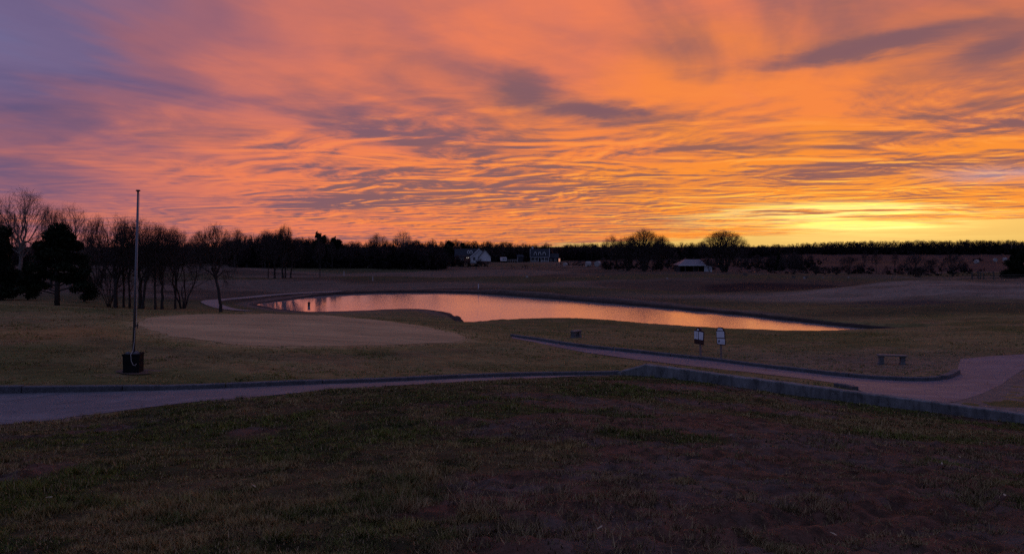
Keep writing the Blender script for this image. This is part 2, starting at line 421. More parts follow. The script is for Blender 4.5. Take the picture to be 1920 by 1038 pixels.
def asphalt_mat(name, color, spots=(0.5, 0.62)):
    m_, t, b = new_mat(name)
    g = t.nodes.new('ShaderNodeNewGeometry'); x, y, z = sepxyz(t, g.outputs['Position'])
    p = vec(t, x, y, 0)
    nf = noise(t, p, 45.0, 3.0, 0.6); nm = noise(t, p, 1.7, 5.0, 0.62, 0.4); nl = noise(t, vec(t, x*0.5, y*1.3, 2), 0.55, 4.0, 0.55, 0.6)
    stain = nl.ss(*spots)
    k = (nf - 0.5) * 0.7 + (nm - 0.5) * 0.8 + 1.0
    kc = t.nodes.new('ShaderNodeCombineColor')
    for i in range(3): t.links.new(k.s, kc.inputs[i])
    c = mix(t, 1.0, color, kc.outputs[0], 'MULTIPLY')
    c = mix(t, stain * 0.6, c, mix(t, 1.0, c, (1.5, 1.45, 1.4), 'MULTIPLY'))
    vo = t.nodes.new('ShaderNodeTexVoronoi'); vo.feature = 'DISTANCE_TO_EDGE'; vo.inputs['Scale'].default_value = 0.42
    wv = mix(t, 0.12, p, noise(t, p, 1.4, 4.0, 0.6, color=True).s, 'ADD'); t.links.new(wv, vo.inputs['Vector'])
    crack = 1.0 - N(t, vo.outputs['Distance']).ss(0.004, 0.016)
    c = mix(t, crack * noise(t, p, 0.8, 2.0).ss(0.45, 0.6) * 0.75, c, mix(t, 1.0, c, (0.3, 0.3, 0.32), 'MULTIPLY'))
    damp = noise(t, vec(t, x*0.8, y*2.2, 7), 0.35, 5.0, 0.6, 0.8).ss(0.52, 0.66)
    c = mix(t, damp * 0.5, c, mix(t, 1.0, c, (0.55, 0.55, 0.6), 'MULTIPLY'))
    t.links.new(c, b.inputs['Base Color'])
    b.inputs['Roughness'].default_value = 0.75; b.inputs['Specular IOR Level'].default_value = 0.35
    bp = t.nodes.new('ShaderNodeBump'); bp.inputs['Strength'].default_value = 0.4; bp.inputs['Distance'].default_value = 0.01
    t.links.new(nf.s, bp.inputs['Height']); t.links.new(bp.outputs[0], b.inputs['Normal'])
    return m_
def water_mat():
    m_, t, b = new_mat("water")
    g = t.nodes.new('ShaderNodeNewGeometry'); x, y, z = sepxyz(t, g.outputs['Position'])
    n1 = noise(t, vec(t, x*0.8, y*1.0, 0), 3.2, 4.0, 0.6, 0.4)
    n2 = noise(t, vec(t, x*0.06, y*0.06, 3), 1.0, 2.0, 0.5)
    calm = sepxyz(t, vec(t, x, y, 0))[0].ss(-26, -14)           # sheltered, smoother water at the wooded end
    b.inputs['Base Color'].default_value = (0.80, 0.74, 0.76, 1); b.inputs['Metallic'].default_value = 0.62
    b.inputs['Roughness'].default_value = 0.05; b.inputs['IOR'].default_value = 1.42
    b.inputs['Specular IOR Level'].default_value = 0.5
    bp = t.nodes.new('ShaderNodeBump'); bp.inputs['Distance'].default_value = 0.05
    t.links.new((calm * (n2.ss(0.25, 0.6) * 0.16 + 0.07) + 0.02).s, bp.inputs['Strength'])
    t.links.new(n1.s, bp.inputs['Height']); t.links.new(bp.outputs[0], b.inputs['Normal'])
    return m_
M = dict(
    turf=ground_mat(), blade=attr_mat("grass_blade", 'tint'), water=water_mat(),
    green=plain("green_turf", (0.44, 0.295, 0.155), 0.95, 0.55, 1.1, 0.1, 0.1, stretch=(0.35, 1.5, 1)),
    asphalt=asphalt_mat("asphalt", (0.120, 0.116, 0.130)),
    cartpath=asphalt_mat("concrete_path", (0.118, 0.116, 0.146)),
    palepath=asphalt_mat("pale_path", (0.17, 0.155, 0.155)),
    kerb=plain("kerb_concrete", (0.105, 0.102, 0.112), 0.9, 0.6, 9.0, 0.4),
    wall=plain("wall_concrete", (0.16, 0.157, 0.160), 0.9, 0.95, 5.0, 0.4, stretch=(1.6, 1.6, 0.5)),
    mud=plain("bank_mud", (0.035, 0.026, 0.024), 1.0, 0.4, 2.0, 0.3),
    gravel=plain("gravel", (0.15, 0.115, 0.10), 1.0, 0.7, 7.0, 0.8),
    soil=plain("soil", (0.10, 0.072, 0.055), 1.0, 0.6, 7.0, 0.6),
    bark=plain("bark", (0.050, 0.042, 0.040), 1.0, 0.35, 8.0, 0.3, 0.1),
    twig=plain("twig", (0.060, 0.045, 0.042), 1.0, 0.2, 3.0, 0.0, 0.1),
    palebark=plain("pale_bark", (0.16, 0.135, 0.12), 1.0, 0.4, 5.0, 0.2, 0.1),
    needle=attr_mat("needles", 'tint', 0.9, 0.1),
    galv=plain("pole_metal", (0.15, 0.15, 0.17), 0.42, 0.2, 12.0, 0.05, 0.5, 0.7),
    iron=plain("dark_iron", (0.03, 0.03, 0.032), 0.6, 0.3, 10.0, 0.1),
    planter=plain("planter_black", (0.016, 0.016, 0.018), 1.0, 0.5, 8.0, 0.3, 0.03),
    rope=plain("rope", (0.55, 0.53, 0.5), 0.9, 0.2, 30.0, 0.2),
    stone=plain("stone", (0.12, 0.12, 0.13), 0.9, 0.5, 12.0, 0.5),
    benchtop=plain("bench_slab", (0.20, 0.165, 0.155), 0.85, 0.35, 9.0, 0.3),
    signwood=plain("sign_brown", (0.060, 0.022, 0.020), 0.6, 0.3, 7.0, 0.1),
    signpost=plain("sign_post", (0.23, 0.17, 0.16), 0.85, 0.35, 9.0, 0.2, stretch=(1, 1, 0.2)),
    signwhite=plain("sign_panel", (0.80, 0.78, 0.82), 0.5, 0.12, 9.0, 0.0),
    ink=plain("sign_ink", (0.07, 0.08, 0.14), 0.6, 0.1, 9.0, 0.0),
    fadedink=plain("faded_ink", (0.38, 0.38, 0.45), 0.6, 0.1, 9.0, 0.0),
    white=plain("white_siding", (0.62, 0.62, 0.64), 0.7, 0.08, 3.0, 0.0),
    brick=plain("brick_wall", (0.15, 0.075, 0.06), 0.95, 0.35, 5.0, 0.1),
    darkwall=plain("dark_siding", (0.035, 0.037, 0.045), 0.9, 0.2, 3.0, 0.0),
    shingle=plain("shingle", (0.030, 0.033, 0.044), 0.85, 0.35, 4.0, 0.2),
    tin=plain("tin_roof", (0.15, 0.15, 0.175), 0.5, 0.25, 2.0, 0.0, 0.5),
    straw=plain("straw_bale", (0.36, 0.34, 0.33), 0.9, 0.25, 4.0, 0.1),
    leaf=plain("dry_leaf", (0.55, 0.42, 0.28), 0.9, 0.3, 30.0, 0.0),
    wood=plain("post_wood", (0.10, 0.08, 0.07), 0.95, 0.4, 8.0, 0.2, stretch=(1, 1, 0.2)),
)
gm, gt, gb = new_mat("window_glass")
gb.inputs['Base Color'].default_value = (0.02, 0.022, 0.03, 1); gb.inputs['Roughness'].default_value = 0.06
M['glass'] = gm
lm, lt, lb = new_mat("lamp_glow")
lb.inputs['Emission Color'].default_value = (1.0, 0.93, 0.85, 1); lb.inputs['Emission Strength'].default_value = 0.8
M['lamp'] = lm
om, ot, ob = new_mat("orange_glow")  # orange emission for the panel added on the dormer house
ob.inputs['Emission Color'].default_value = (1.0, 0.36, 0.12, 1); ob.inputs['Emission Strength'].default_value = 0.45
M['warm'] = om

# ================================================================== mesh building
class MB:
    def __init__(s): s.v = []; s.f = []
    def add(s, v, f):
        o = len(s.v); s.v += [tuple(p) for p in v]; s.f += [tuple(i + o for i in q) for q in f]; return s
    def box(s, c, size, rz=0.0, taper=1.0):
        sx, sy, sz = (k/2 for k in size); ct, st = math.cos(rz), math.sin(rz); v = []
        for z, k in ((-sz, 1.0), (sz, taper)):
            for x, y in ((-sx, -sy), (sx, -sy), (sx, sy), (-sx, sy)):
                x *= k; y *= k
                v.append((c[0] + x*ct - y*st, c[1] + x*st + y*ct, c[2] + z))
        return s.add(v, [(3, 2, 1, 0), (4, 5, 6, 7), (0, 1, 5, 4), (1, 2, 6, 5), (2, 3, 7, 6), (3, 0, 4, 7)])
    def prism(s, outline, y0, y1):
        """outline in (x, z), extruded along y"""
        n = len(outline)
        v = [(x, y0, z) for x, z in outline] + [(x, y1, z) for x, z in outline]
        f = [tuple(range(n)), tuple(range(2*n-1, n-1, -1))] + [(i, i+n, (i+1) % n + n, (i+1) % n) for i in range(n)]
        return s.add(v, f)
    def prism_x(s, outline, x0, x1):
        n = len(outline)
        v = [(x0, y, z) for y, z in outline] + [(x1, y, z) for y, z in outline]
        f = [tuple(range(n-1, -1, -1)), tuple(range(n, 2*n))] + [(i, (i+1) % n, (i+1) % n + n, i+n) for i in range(n)]
        return s.add(v, f)
    def tube(s, pts, rad, k=6, cap=True):
        P = [Vector(p) for p in pts]; n = len(P); v = []
        for i, p in enumerate(P):
            t = (P[min(i+1, n-1)] - P[max(i-1, 0)])
            if t.length < 1e-9: t = Vector((0, 0, 1))
            t.normalize(); a = t.orthogonal() if i == 0 else (a - t * a.dot(t))
            if a.length < 1e-6: a = t.orthogonal()
            a.normalize(); b = t.cross(a); r = rad[i] if isinstance(rad, (list, tuple)) else rad
            for j in range(k):
                w = 2*math.pi*j/k; v.append(p + (a*math.cos(w) + b*math.sin(w)) * r)
        f = [(i*k+j, i*k+(j+1) % k, (i+1)*k+(j+1) % k, (i+1)*k+j) for i in range(n-1) for j in range(k)]
        if cap: f += [tuple(range(k-1, -1, -1)), tuple(range((n-1)*k, n*k))]
        return s.add(v, f)
    def mesh(s, name, mat, smooth=False):
        me = bpy.data.meshes.new(name); me.from_pydata(s.v, [], s.f); me.materials.append(M[mat] if isinstance(mat, str) else mat)
        if smooth: me.polygons.foreach_set('use_smooth', [True]*len(me.polygons))
        me.update(); return me
    def build(s, name, mat, parent=None, smooth=False, bevel=0.0):
        o = link(name, s.mesh(name, mat, smooth), parent)
        if bevel:
            bv = o.modifiers.new('bevel', 'BEVEL'); bv.width = bevel; bv.segments = 2; bv.limit_method = 'ANGLE'
        return o
def link(name, me, parent=None):
    o = bpy.data.objects.new(name, me); COL.objects.link(o)
    if parent is not None: o.parent = parent
    return o
def tag(o, label=None, cat=None, group=None, kind=None):
    if label: o['label'] = label
    if cat: o['category'] = cat
    if group: o['group'] = group
    if kind: o['kind'] = kind
    return o
def thing(name, label, cat, loc, rz=0.0, group=None):
    o = bpy.data.objects.new(name, None); COL.objects.link(o); o.empty_display_size = 0.2
    o.location = loc; o.rotation_euler = (0, 0, rz)
    return tag(o, label, cat, group)
def np_mesh(name, V, Fq, mat, tint=None, smooth=True):
    """big mesh from arrays; Fq is an (n, k) array of faces"""
    me = bpy.data.meshes.new(name); k = Fq.shape[1]
    me.vertices.add(len(V)); me.vertices.foreach_set('co', np.ascontiguousarray(V, np.float32).ravel())
    me.loops.add(Fq.size); me.loops.foreach_set('vertex_index', np.ascontiguousarray(Fq, np.int32).ravel())
    me.polygons.add(len(Fq)); me.polygons.foreach_set('loop_start', np.arange(0, Fq.size, k, dtype=np.int32))
    me.polygons.foreach_set('use_smooth', np.full(len(Fq), smooth))
    me.update(calc_edges=True)
    if tint is not None:
        at_ = me.attributes.new('tint', 'FLOAT_COLOR', 'POINT')
        at_.data.foreach_set('color', np.concatenate([tint, np.ones((len(tint), 1))], 1).astype(np.float32).ravel())
    me.materials.append(M[mat]); return me
from mathutils.geometry import delaunay_2d_cdt
def drape(name, poly, mat, step, lift, side=1):
    """a sheet laid on the ground inside an outline"""
    P = np.array(poly); n = len(P)
    xs = np.arange(P[:, 0].min(), P[:, 0].max(), step); ys = np.arange(P[:, 1].min(), P[:, 1].max(), step)
    gx, gy = np.meshgrid(xs, ys); gx = gx.ravel(); gy = gy.ravel()
    ok = sdist(P, gx, gy) < -0.4*step
    pts = [Vector(p) for p in P] + [Vector((a, b)) for a, b in zip(gx[ok], gy[ok])]
    r = delaunay_2d_cdt(pts, [(i, (i+1) % n) for i in range(n)], [], 1, 1e-5)
    vv = np.array([(p.x, p.y) for p in r[0]]); z = ground(vv[:, 0], vv[:, 1], side) + lift
    V = np.column_stack([vv, z]); tr = np.array([f for f in r[2] if len(f) == 3])
    a, b, c = (V[tr[:, i], :2] for i in range(3))
    ar = (b[:, 0]-a[:, 0])*(c[:, 1]-a[:, 1]) - (b[:, 1]-a[:, 1])*(c[:, 0]-a[:, 0])
    tr[ar < 0] = tr[ar < 0][:, ::-1]
    return link(name, np_mesh(name, V, tr, mat))
def resample(pts, step):
    P = np.array(pts, float); L = np.concatenate([[0], np.cumsum(np.linalg.norm(np.diff(P, axis=0), axis=1))])
    n = max(2, int(round(L[-1]/step)) + 1); s = np.linspace(0, L[-1], n)
    return np.column_stack([np.interp(s, L, P[:, 0]), np.interp(s, L, P[:, 1])])

# ================================================================== setting: outlines on the ground
def unp(pts, side=1): return [unproject(x, y, side) for x, y in pts]
near_edge = [np.array((-45.0, 15.2)), np.array((-26.0, 17.2))] + unp([(0, 796), (110, 785), (200, 774), (300, 761), (400, 750), (480, 744.5), (560, 736), (640, 729), (720, 724), (850, 716.5), (950, 711)], 0)
near_edge = smooth_line(near_edge, 4)
e_pts = [p for p in KERB_PTS if near_edge[0][0] - 2.0 < p[0]]
def ragged(pts, step=0.35, amp=0.10):
    q = resample(pts, step); return [tuple(p + (np.array([float(fbm(np.array([p[0]*1.7+k_]), np.array([p[1]*1.7]), 3)[0]) for k_ in (0, 50)]) - 0.5)*2*amp) for p in q]
near_edge = ragged(near_edge, 0.6, 0.16)
PATH1 = [tuple(p) for p in near_edge] + [tuple((p[0], p[1]-0.05)) for p in reversed(e_pts)]
far2 = unp([(960, 631), (1000, 637), (1040, 643.5), (1100, 651.5), (1200, 662), (1312, 673.5), (1400, 684.5), (1500, 696.5), (1600, 707.5), (1680, 713), (1740, 714), (1775, 709), (1794, 700)])
KERB2 = smooth_line(far2, 6)
PATH2 = [tuple(p) for p in KERB2] + [tuple(p) for p in unp([(1797, 686), (1801, 673), (1850, 668), (1920, 664), (2040, 659), (2200, 655), (2200, 672), (2040, 676), (1960, 684), (1917, 694), (1898, 706),
        (1878, 721), (1842, 738), (1815, 747), (1792, 753), (1760, 757), (1700, 749), (1640, 740), (1606, 731), (1588, 721.5), (1560, 717), (1508, 710), (1400, 697.5), (1300, 686.5), (1200, 675), (1100, 661), (1040, 650), (1000, 641), (960, 634)])]
GREEN = unp([(255, 606), (275, 597.5), (320, 591.5), (400, 588.5), (480, 588.5), (560, 590), (640, 594), (700, 599), (760, 606.5), (815, 616), (855, 625), (873, 634), (860, 639.5), (800, 643.5), (720, 646.5),
            (640, 648.5), (560, 649.5), (480, 647.5), (410, 642), (340, 632), (290, 620), (265, 613)])
GREEN = ragged(smooth_line(GREEN + [GREEN[0]], 4), 0.75, 0.40)[:-1]
GRAVEL = [tuple(p) for p in unp([(1770, 761), (1795, 751), (1845, 736), (1882, 718), (1904, 701), (1960, 682), (2100, 674), (2250, 700), (2200, 790), (1925, 778), (1850, 770)])]

# ================================================================== terrain sheet
def near_relief(x, y):
    sp = sdist(np.array(PATH1), x, y)
    k = np.clip(sp / 1.2, 0, 1)
    dirt = dirt_mask(x, y)
    lump = (fbm(x*0.8, y*0.8, 3) - 0.5) * 0.10 + (fbm(x*3.1+5, y*3.1, 3) - 0.5) * (0.08 + 0.03*dirt) + (fbm(x*8+5, y*8, 2) - 0.5) * (0.035 + 0.045*dirt)
    # wheel rut curving through the bare soil
    r = np.hypot(x - 0.4, y - 12.2); rut = np.exp(-((r - 5.4) / 0.16)**2) + np.exp(-((r - 5.95) / 0.16)**2)
    lump = lump - 0.07 * rut * sstep(0.5, 2.0, x) * sstep(12, 9.5, y)
    edge = np.clip((d_line(x/np.maximum(y, 3)) - y) / 1.0, 0, 1)
    return lump * k * edge * sstep(-2, 3, y)
def dirt_mask(x, y):
    n = fbm(x*0.42+3, y*0.55+8, 4, 0.55)
    bias = 0.16*sstep(-1.0, 4.0, x) * sstep(22, 11, y) - 0.17*sstep(1, -4, x) - 0.06*sstep(14, 24, y)
    return sstep(0.46, 0.58, n + bias)
cu = np.concatenate([[-8, -5, -3, -2, -1.5, -1.1, -0.9, -0.8], np.linspace(-0.74, 0.74, 520), [0.8, 0.9, 1.1, 1.5, 2, 3, 5, 8]])
DL = d_line(cu)
t_near = np.linspace(0, 1, 230)
rowsY = [np.full(cu.shape, v) for v in (-40.0, -25, -15, -8, -4, -1, 1, 2)]
rowsY += [3.0 * ((DL - 0.03)/3.0)**t for t in t_near]
n_front = len(rowsY)
rowsY += [(DL + 0.03) * (250.0/(DL + 0.03))**t for t in np.linspace(0, 1, 430)]
rowsY += [np.full(cu.shape, v) for v in np.exp(np.linspace(math.log(250), math.log(14000), 70))[1:]]
GY = np.array(rowsY); GX = cu[None, :] * np.maximum(GY, 3.0)
nr, nc = GY.shape
side = np.zeros(GY.shape, bool); side[n_front:] = True
GZ = np.empty(GY.shape)
GZ[~side] = ground(GX[~side], GY[~side], 0) + near_relief(GX[~side], GY[~side])
bx, by = GX[side], GY[side]
s_pond = np.full(bx.shape, 99.0); nm = (by > 50) & (by < 150); s_pond[nm] = sdist(POND, bx[nm], by[nm])
s_p2 = np.full(bx.shape, 99.0); nm = (by < 75); s_p2[nm] = sdist(np.array(PATH2), bx[nm], by[nm])
s_gr = np.full(bx.shape, 99.0); s_gr[nm] = sdist(np.array(GREEN), bx[nm], by[nm])
rel = ((fbm(bx*0.5, by*0.5, 3)-0.5)*0.12 + (fbm(bx*2, by*2, 2)-0.5)*0.05) * np.clip(s_p2/1.5, 0, 1) * np.clip(s_gr/1.5, 0, 1) * np.clip((by - d_line(bx/by)-0.2)/1.5, 0, 1) * np.clip(np.abs(s_pond)/2, 0, 1) * sstep(400, 150, by)
# low shelf along the far shore
GZ[side] = ground(bx, by, 1) + rel

tint = np.zeros(GY.shape + (3,))
def blend(a, b, t): return a * (1 - t[..., None]) + b * t[..., None]
C = lambda *v: np.array(v, float)
x, y = GX[~side], GY[~side]
n1 = fbm(x*0.35+9, y*0.5, 4); n2 = fbm(x*1.3, y*1.6+4, 4)
t = blend(np.broadcast_to(C(0.052, 0.048, 0.020), x.shape + (3,)), C(0.092, 0.066, 0.034), sstep(0.40, 0.62, n1))
t = blend(t, C(0.032, 0.030, 0.016), sstep(0.56, 0.70, n2)*0.8)
dm_ = dirt_mask(x, y); n4 = fbm(x*5.5, y*5.5, 3); n5 = fbm(x*1.1+60, y*1.5, 3)
soil_c = blend(np.broadcast_to(C(0.128, 0.070, 0.050), x.shape + (3,)), C(0.112, 0.080, 0.068), sstep(0.42, 0.6, n5))
soil_c = blend(soil_c, C(0.040, 0.030, 0.022), sstep(0.52, 0.64, n4)*0.7)
t = blend(t, soil_c, dm_ * 0.92)
t = blend(t, C(0.23, 0.155, 0.115), sstep(0.5, 0.1, sdist(np.array(PATH1), x, y)) * sstep(0.45, 0.6, fbm(x*0.9, y*0.9, 3)))
tint[~side] = t
n1 = fbm(bx*0.10+3, by*0.16, 4); n2 = fbm(bx*0.45, by*0.8+4, 4); n3 = fbm(bx*0.05+30, by*0.05+7, 3)
t = blend(np.broadcast_to(C(0.205, 0.155, 0.068), bx.shape + (3,)), C(0.125, 0.112, 0.042), sstep(0.42, 0.62, n1))
t = blend(t, C(0.23, 0.150, 0.080), sstep(0.55, 0.72, n2)*0.6)
# straw-brown orange turf at the left end
t = blend(t, C(0.34, 0.18, 0.065), np.exp(-((bx+21)/7)**2 - ((by-39)/3.5)**2) * 0.8)
# collar of taller, greener turf round the practice green
t = blend(t, C(0.225, 0.175, 0.068), sstep(2.8, 0.6, s_gr) * 0.9)
t = blend(t, C(0.085, 0.078, 0.04), np.exp(-((s_gr-3.0)/0.7)**2) * 0.5 * sstep(42, 34, by))
t = blend(t, C(0.37, 0.255, 0.125), sstep(1.3, 0.1, s_gr + (fbm(bx*1.3, by*1.3, 3)-0.5)*1.2) * 0.85)
# drier ground by the stone bench
t = blend(t, C(0.20, 0.142, 0.108), np.exp(-((bx-19)/9)**2 - ((by-40)/5.5)**2) * 0.85 * sstep(0, 4, bx))
# beyond the water: dormant rough
far = sstep(70, 95, by)
rough_c = blend(np.broadcast_to(C(0.078, 0.058, 0.045), bx.shape + (3,)), C(0.135, 0.102, 0.082), sstep(0.45, 0.62, fbm(bx*0.035, by*0.07, 4)))
rough_c = blend(rough_c, C(0.066, 0.064, 0.030), sstep(0.48, 0.62, fbm(bx*0.022+50, by*0.045, 3)) * 0.8)
far = far * np.where(s_pond < 99, np.where(by > 0.0, 1, 1), 1)
t = blend(t, rough_c, far)
# pale straw mound, dark hollow behind it, tee with greener turf
wx = bx + (fbm(bx*0.08, by*0.10, 3)-0.5)*14; wy = by + (fbm(bx*0.07+40, by*0.11, 3)-0.5)*9
t = blend(t, C(0.165, 0.134, 0.115), np.exp(-((wx-29)/13)**2 - ((wy-105)/9)**2) * 0.9)
r_m = np.sqrt(((wx-66)/38)**2 + ((wy-99)/15)**2)
t = blend(t, C(0.225, 0.178, 0.145), sstep(1.1, 0.75, r_m) * (0.55 + 0.45*sstep(0.35, 0.55, fbm(bx*0.10, by*0.35, 3))))
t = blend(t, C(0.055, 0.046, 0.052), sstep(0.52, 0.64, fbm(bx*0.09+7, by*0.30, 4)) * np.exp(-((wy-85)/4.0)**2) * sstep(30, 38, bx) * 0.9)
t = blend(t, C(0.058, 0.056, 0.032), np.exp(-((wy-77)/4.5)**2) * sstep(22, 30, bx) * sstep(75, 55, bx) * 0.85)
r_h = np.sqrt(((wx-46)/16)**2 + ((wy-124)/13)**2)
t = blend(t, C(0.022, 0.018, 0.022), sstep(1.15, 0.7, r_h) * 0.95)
t = blend(t, C(0.070, 0.066, 0.034), np.exp(-((bx-62)/34)**2 - ((by-153)/9)**2) * 0.9)
# bare soil shelf by the far shore
t = blend(t, C(0.15, 0.105, 0.095), sstep(3.2, 1.4, s_pond) * sstep(70, 80, by) * 0.8)
t = blend(t, C(0.05, 0.038, 0.034), sstep(0.9, 0.4, s_pond) * sstep(70, 80, by))
t = blend(t, C(0.035, 0.028, 0.026), np.exp(-((s_pond-3.6)/0.55)**2) * sstep(92, 100, by) * sstep(14, 2, bx) * 0.9)
# stubble fields far off
fld = sstep(185, 230, by) * sstep(20, 40, bx)
t = blend(t, blend(np.broadcast_to(C(0.066, 0.044, 0.043), bx.shape + (3,)), C(0.042, 0.030, 0.030), sstep(0.45, 0.6, fbm(bx*0.006, by*0.03, 3))), fld)
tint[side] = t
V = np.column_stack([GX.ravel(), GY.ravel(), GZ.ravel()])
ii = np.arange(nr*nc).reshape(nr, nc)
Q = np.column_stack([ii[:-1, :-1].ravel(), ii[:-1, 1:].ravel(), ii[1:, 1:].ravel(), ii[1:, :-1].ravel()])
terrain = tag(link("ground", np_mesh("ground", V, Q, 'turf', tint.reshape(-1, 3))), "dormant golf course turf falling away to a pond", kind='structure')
terrain["category"] = "ground"

# ================================================================== pond
cen = POND.mean(0)
nrm = []
for i in range(len(POND)):
    tvec = POND[(i+1) % len(POND)] - POND[i-1]; nv = np.array((-tvec[1], tvec[0])); nv /= np.linalg.norm(nv)
    nrm.append(nv)
nrm = np.array(nrm)
if sdist(POND, *(POND + nrm*0.3).T).mean() < 0: nrm = -nrm
wp = POND + nrm*0.25
pts = [Vector(p) for p in wp]; n = len(pts)
r_ = delaunay_2d_cdt(pts, [(i, (i+1) % n) for i in range(n)], [], 1, 1e-5)
WL = EYE - W_DROP
mb = MB(); mb.v = [(p.x, p.y, WL) for p in r_[0]]; mb.f = [tuple(f) for f in r_[2]]
me = mb.mesh("water", 'water')
water = link("water", me); tag(water, "still pond mirroring the orange sunset sky", "pond", kind='structure')
# the eroded bank: a dark earth face along the shore
mb = MB(); prof = []
nB = len(POND) * 4
dn = np.array([POND[int(i/4)] * (1-(i % 4)/4) + POND[(int(i/4)+1) % len(POND)] * (i % 4)/4 for i in range(nB)])
nn = np.array([nrm[int(i/4)] * (1-(i % 4)/4) + nrm[(int(i/4)+1) % len(nrm)] * (i % 4)/4 for i in range(nB)])
farw = sstep(-0.1, 0.35, nn[:, 1] + 0.15*nn[:, 0])            # shores that face the camera
tip = np.exp(-(np.hypot(dn[:, 0] + 4.7, dn[:, 1] - 72.5)/5.0)**2)
for i in range(nB):
    p, q = dn[i], nn[i]
    h = farw[i]*(0.14 + 0.16*float(fbm(np.array([p[0]*0.5]), np.array([p[1]*0.5]), 3)[0])) + 0.08 + tip[i]*0.30*float(vnoise(np.array([p[0]*1.2]), np.array([p[1]*1.2]))[0])
    j = (float(vnoise(np.array([p[0]*0.9]), np.array([p[1]*0.9+7]))[0]) - 0.5) * 0.5
    for s_, z in ((-0.35, -0.15), (-0.12, h*0.5), (0.05, h*0.9), (0.18, h), (0.5, h*0.7), (0.9, -0.2)):
        mb.v.append((*(p + q*(s_ + j)), WL + z))
for i in range(nB):
    k = (i+1) % nB
    for j in range(5): mb.f.append((i*6+j, k*6+j, k*6+j+1, i*6+j+1))
tag(mb.build("pond_bank", 'mud', smooth=True), "dark eroded earth bank along the pond shore", "bank", kind='structure')

# ================================================================== paths, green, gravel
tag(drape("path", PATH1, 'asphalt', 0.45, 0.010, 0), "grey asphalt cart path curving past the flagpole", "path", kind='structure')
tag(drape("path", PATH2, 'cartpath', 0.7, 0.014), "pinkish concrete cart path running behind the low wall", "path", kind='structure')
tag(drape("gravel", GRAVEL, 'gravel', 0.9, 0.008), "bare gravel verge beside the path behind the wall", "gravel", kind='structure')
tag(drape("putting_green", GREEN, 'green', 0.8, 0.010), "smooth oval practice putting green of dormant pinkish turf", "putting green", kind='structure')
def ribbon_px(name, pts, width, mat, lift, label):
    c = resample(smooth_line(unp(pts), 6), 1.2); Lp, Rp = [], []
    for i in range(len(c)):
        tv = c[min(i+1, len(c)-1)] - c[max(i-1, 0)]; tv /= np.linalg.norm(tv); nv = np.array((-tv[1], tv[0]))
        Lp.append(tuple(c[i] + nv*width/2)); Rp.append(tuple(c[i] - nv*width/2))
    o = drape(name, Lp + Rp[::-1], mat, 0.9, lift); return tag(o, label, "path", kind='structure')
ribbon_px("path", [(470, 583.5), (452, 582.5), (430, 580), (410, 575), (398, 570), (393, 566.5), (410, 563), (440, 560.2), (470, 557.5), (510, 553.5), (570, 549.5), (640, 546.5)], 1.9, 'palepath', 0.06, "pale cart path bending round the left end of the pond")
circ = lambda c, r: [(c[0] + r*math.cos(a)*(1+0.15*math.sin(3*a)), c[1] + r*0.8*math.sin(a)) for a in np.linspace(0, 2*math.pi, 24, endpoint=False)]
POLE = unproject(250, 697)
tag(drape("soil_patch", ragged(circ((POLE[0]+0.1, POLE[1]), 0.78), 0.12, 0.22), 'soil', 0.2, 0.010), "bare soil ring round the flagpole base", "soil", kind='structure')

# ================================================================== kerbs (laid in blocks)
def kerb_run(label, line, length, width, zf, gap=0.03, phase=0.0, jitter=0.012):
    root = thing("kerb", label, "kerb", (0, 0, 0)); root['kind'] = 'structure'
    P = np.array(line); L = np.concatenate([[0], np.cumsum(np.linalg.norm(np.diff(P, axis=0), axis=1))])
    at_s = lambda s: np.array((np.interp(s, L, P[:, 0]), np.interp(s, L, P[:, 1])))
    s = -phase
    while s < L[-1] - 0.2:
        a, b = max(s, 0) + gap/2, min(s + length, L[-1]) - gap/2; s += length
        if b - a < 0.3: continue
        m_ = MB(); ks = np.linspace(a, b, 6); dz_ = random.uniform(-jitter, jitter)
        for i, k in enumerate(ks):
            p = at_s(k); tv = at_s(min(k+0.05, L[-1])) - at_s(max(k-0.05, 0)); tv /= np.linalg.norm(tv); nv = np.array((-tv[1], tv[0]))
            z0, z1 = zf(p); z1 += dz_ + random.uniform(-0.004, 0.004); ch = 0.025
            for w, z in ((-width/2, z0), (-width/2, z1-ch), (-width/2+ch, z1), (width/2-ch, z1), (width/2, z1-ch), (width/2, z0)):
                m_.v.append((*(p + nv*w), z))
            if i:
                for j in range(5): m_.f.append(((i-1)*6+j, (i-1)*6+j+1, i*6+j+1, i*6+j))
        m_.f.append((5, 4, 3, 2, 1, 0)); m_.f.append(tuple(range(30, 36)))
        m_.build("kerb_block", 'kerb', root)
    return root
def zf1(p):
    f = gz(p[0], p[1], 0); b = gz(p[0], p[1], 1); return f - 0.15, max(f + 0.15, b + 0.015)
def zf2(p):
    g = gz(p[0], p[1], 1); return g - 0.2, g + 0.17
kerb_run("low concrete kerb along the asphalt path below the flagpole", KERB_PTS, 3.05, 0.22, zf1, phase=0.9)
kerb_run("low concrete kerb between the concrete path and the two signs", KERB2[:-9], 3.05, 0.24, zf2, jitter=0.015)
kerb_run("tilted dark kerb end where the path turns right", KERB2[-9:], 1.6, 0.30, lambda p: (gz(*p, 1)-0.2, gz(*p, 1)+0.21), jitter=0.03)
kerb_run("short kerb end closing the grass wedge behind the wall", unp([(1566, 724), (1583, 726.5), (1596, 728.5), (1604, 731.5)]), 1.2, 0.22, lambda p: (gz(*p, 1)-0.2, gz(*p, 1)+0.13))

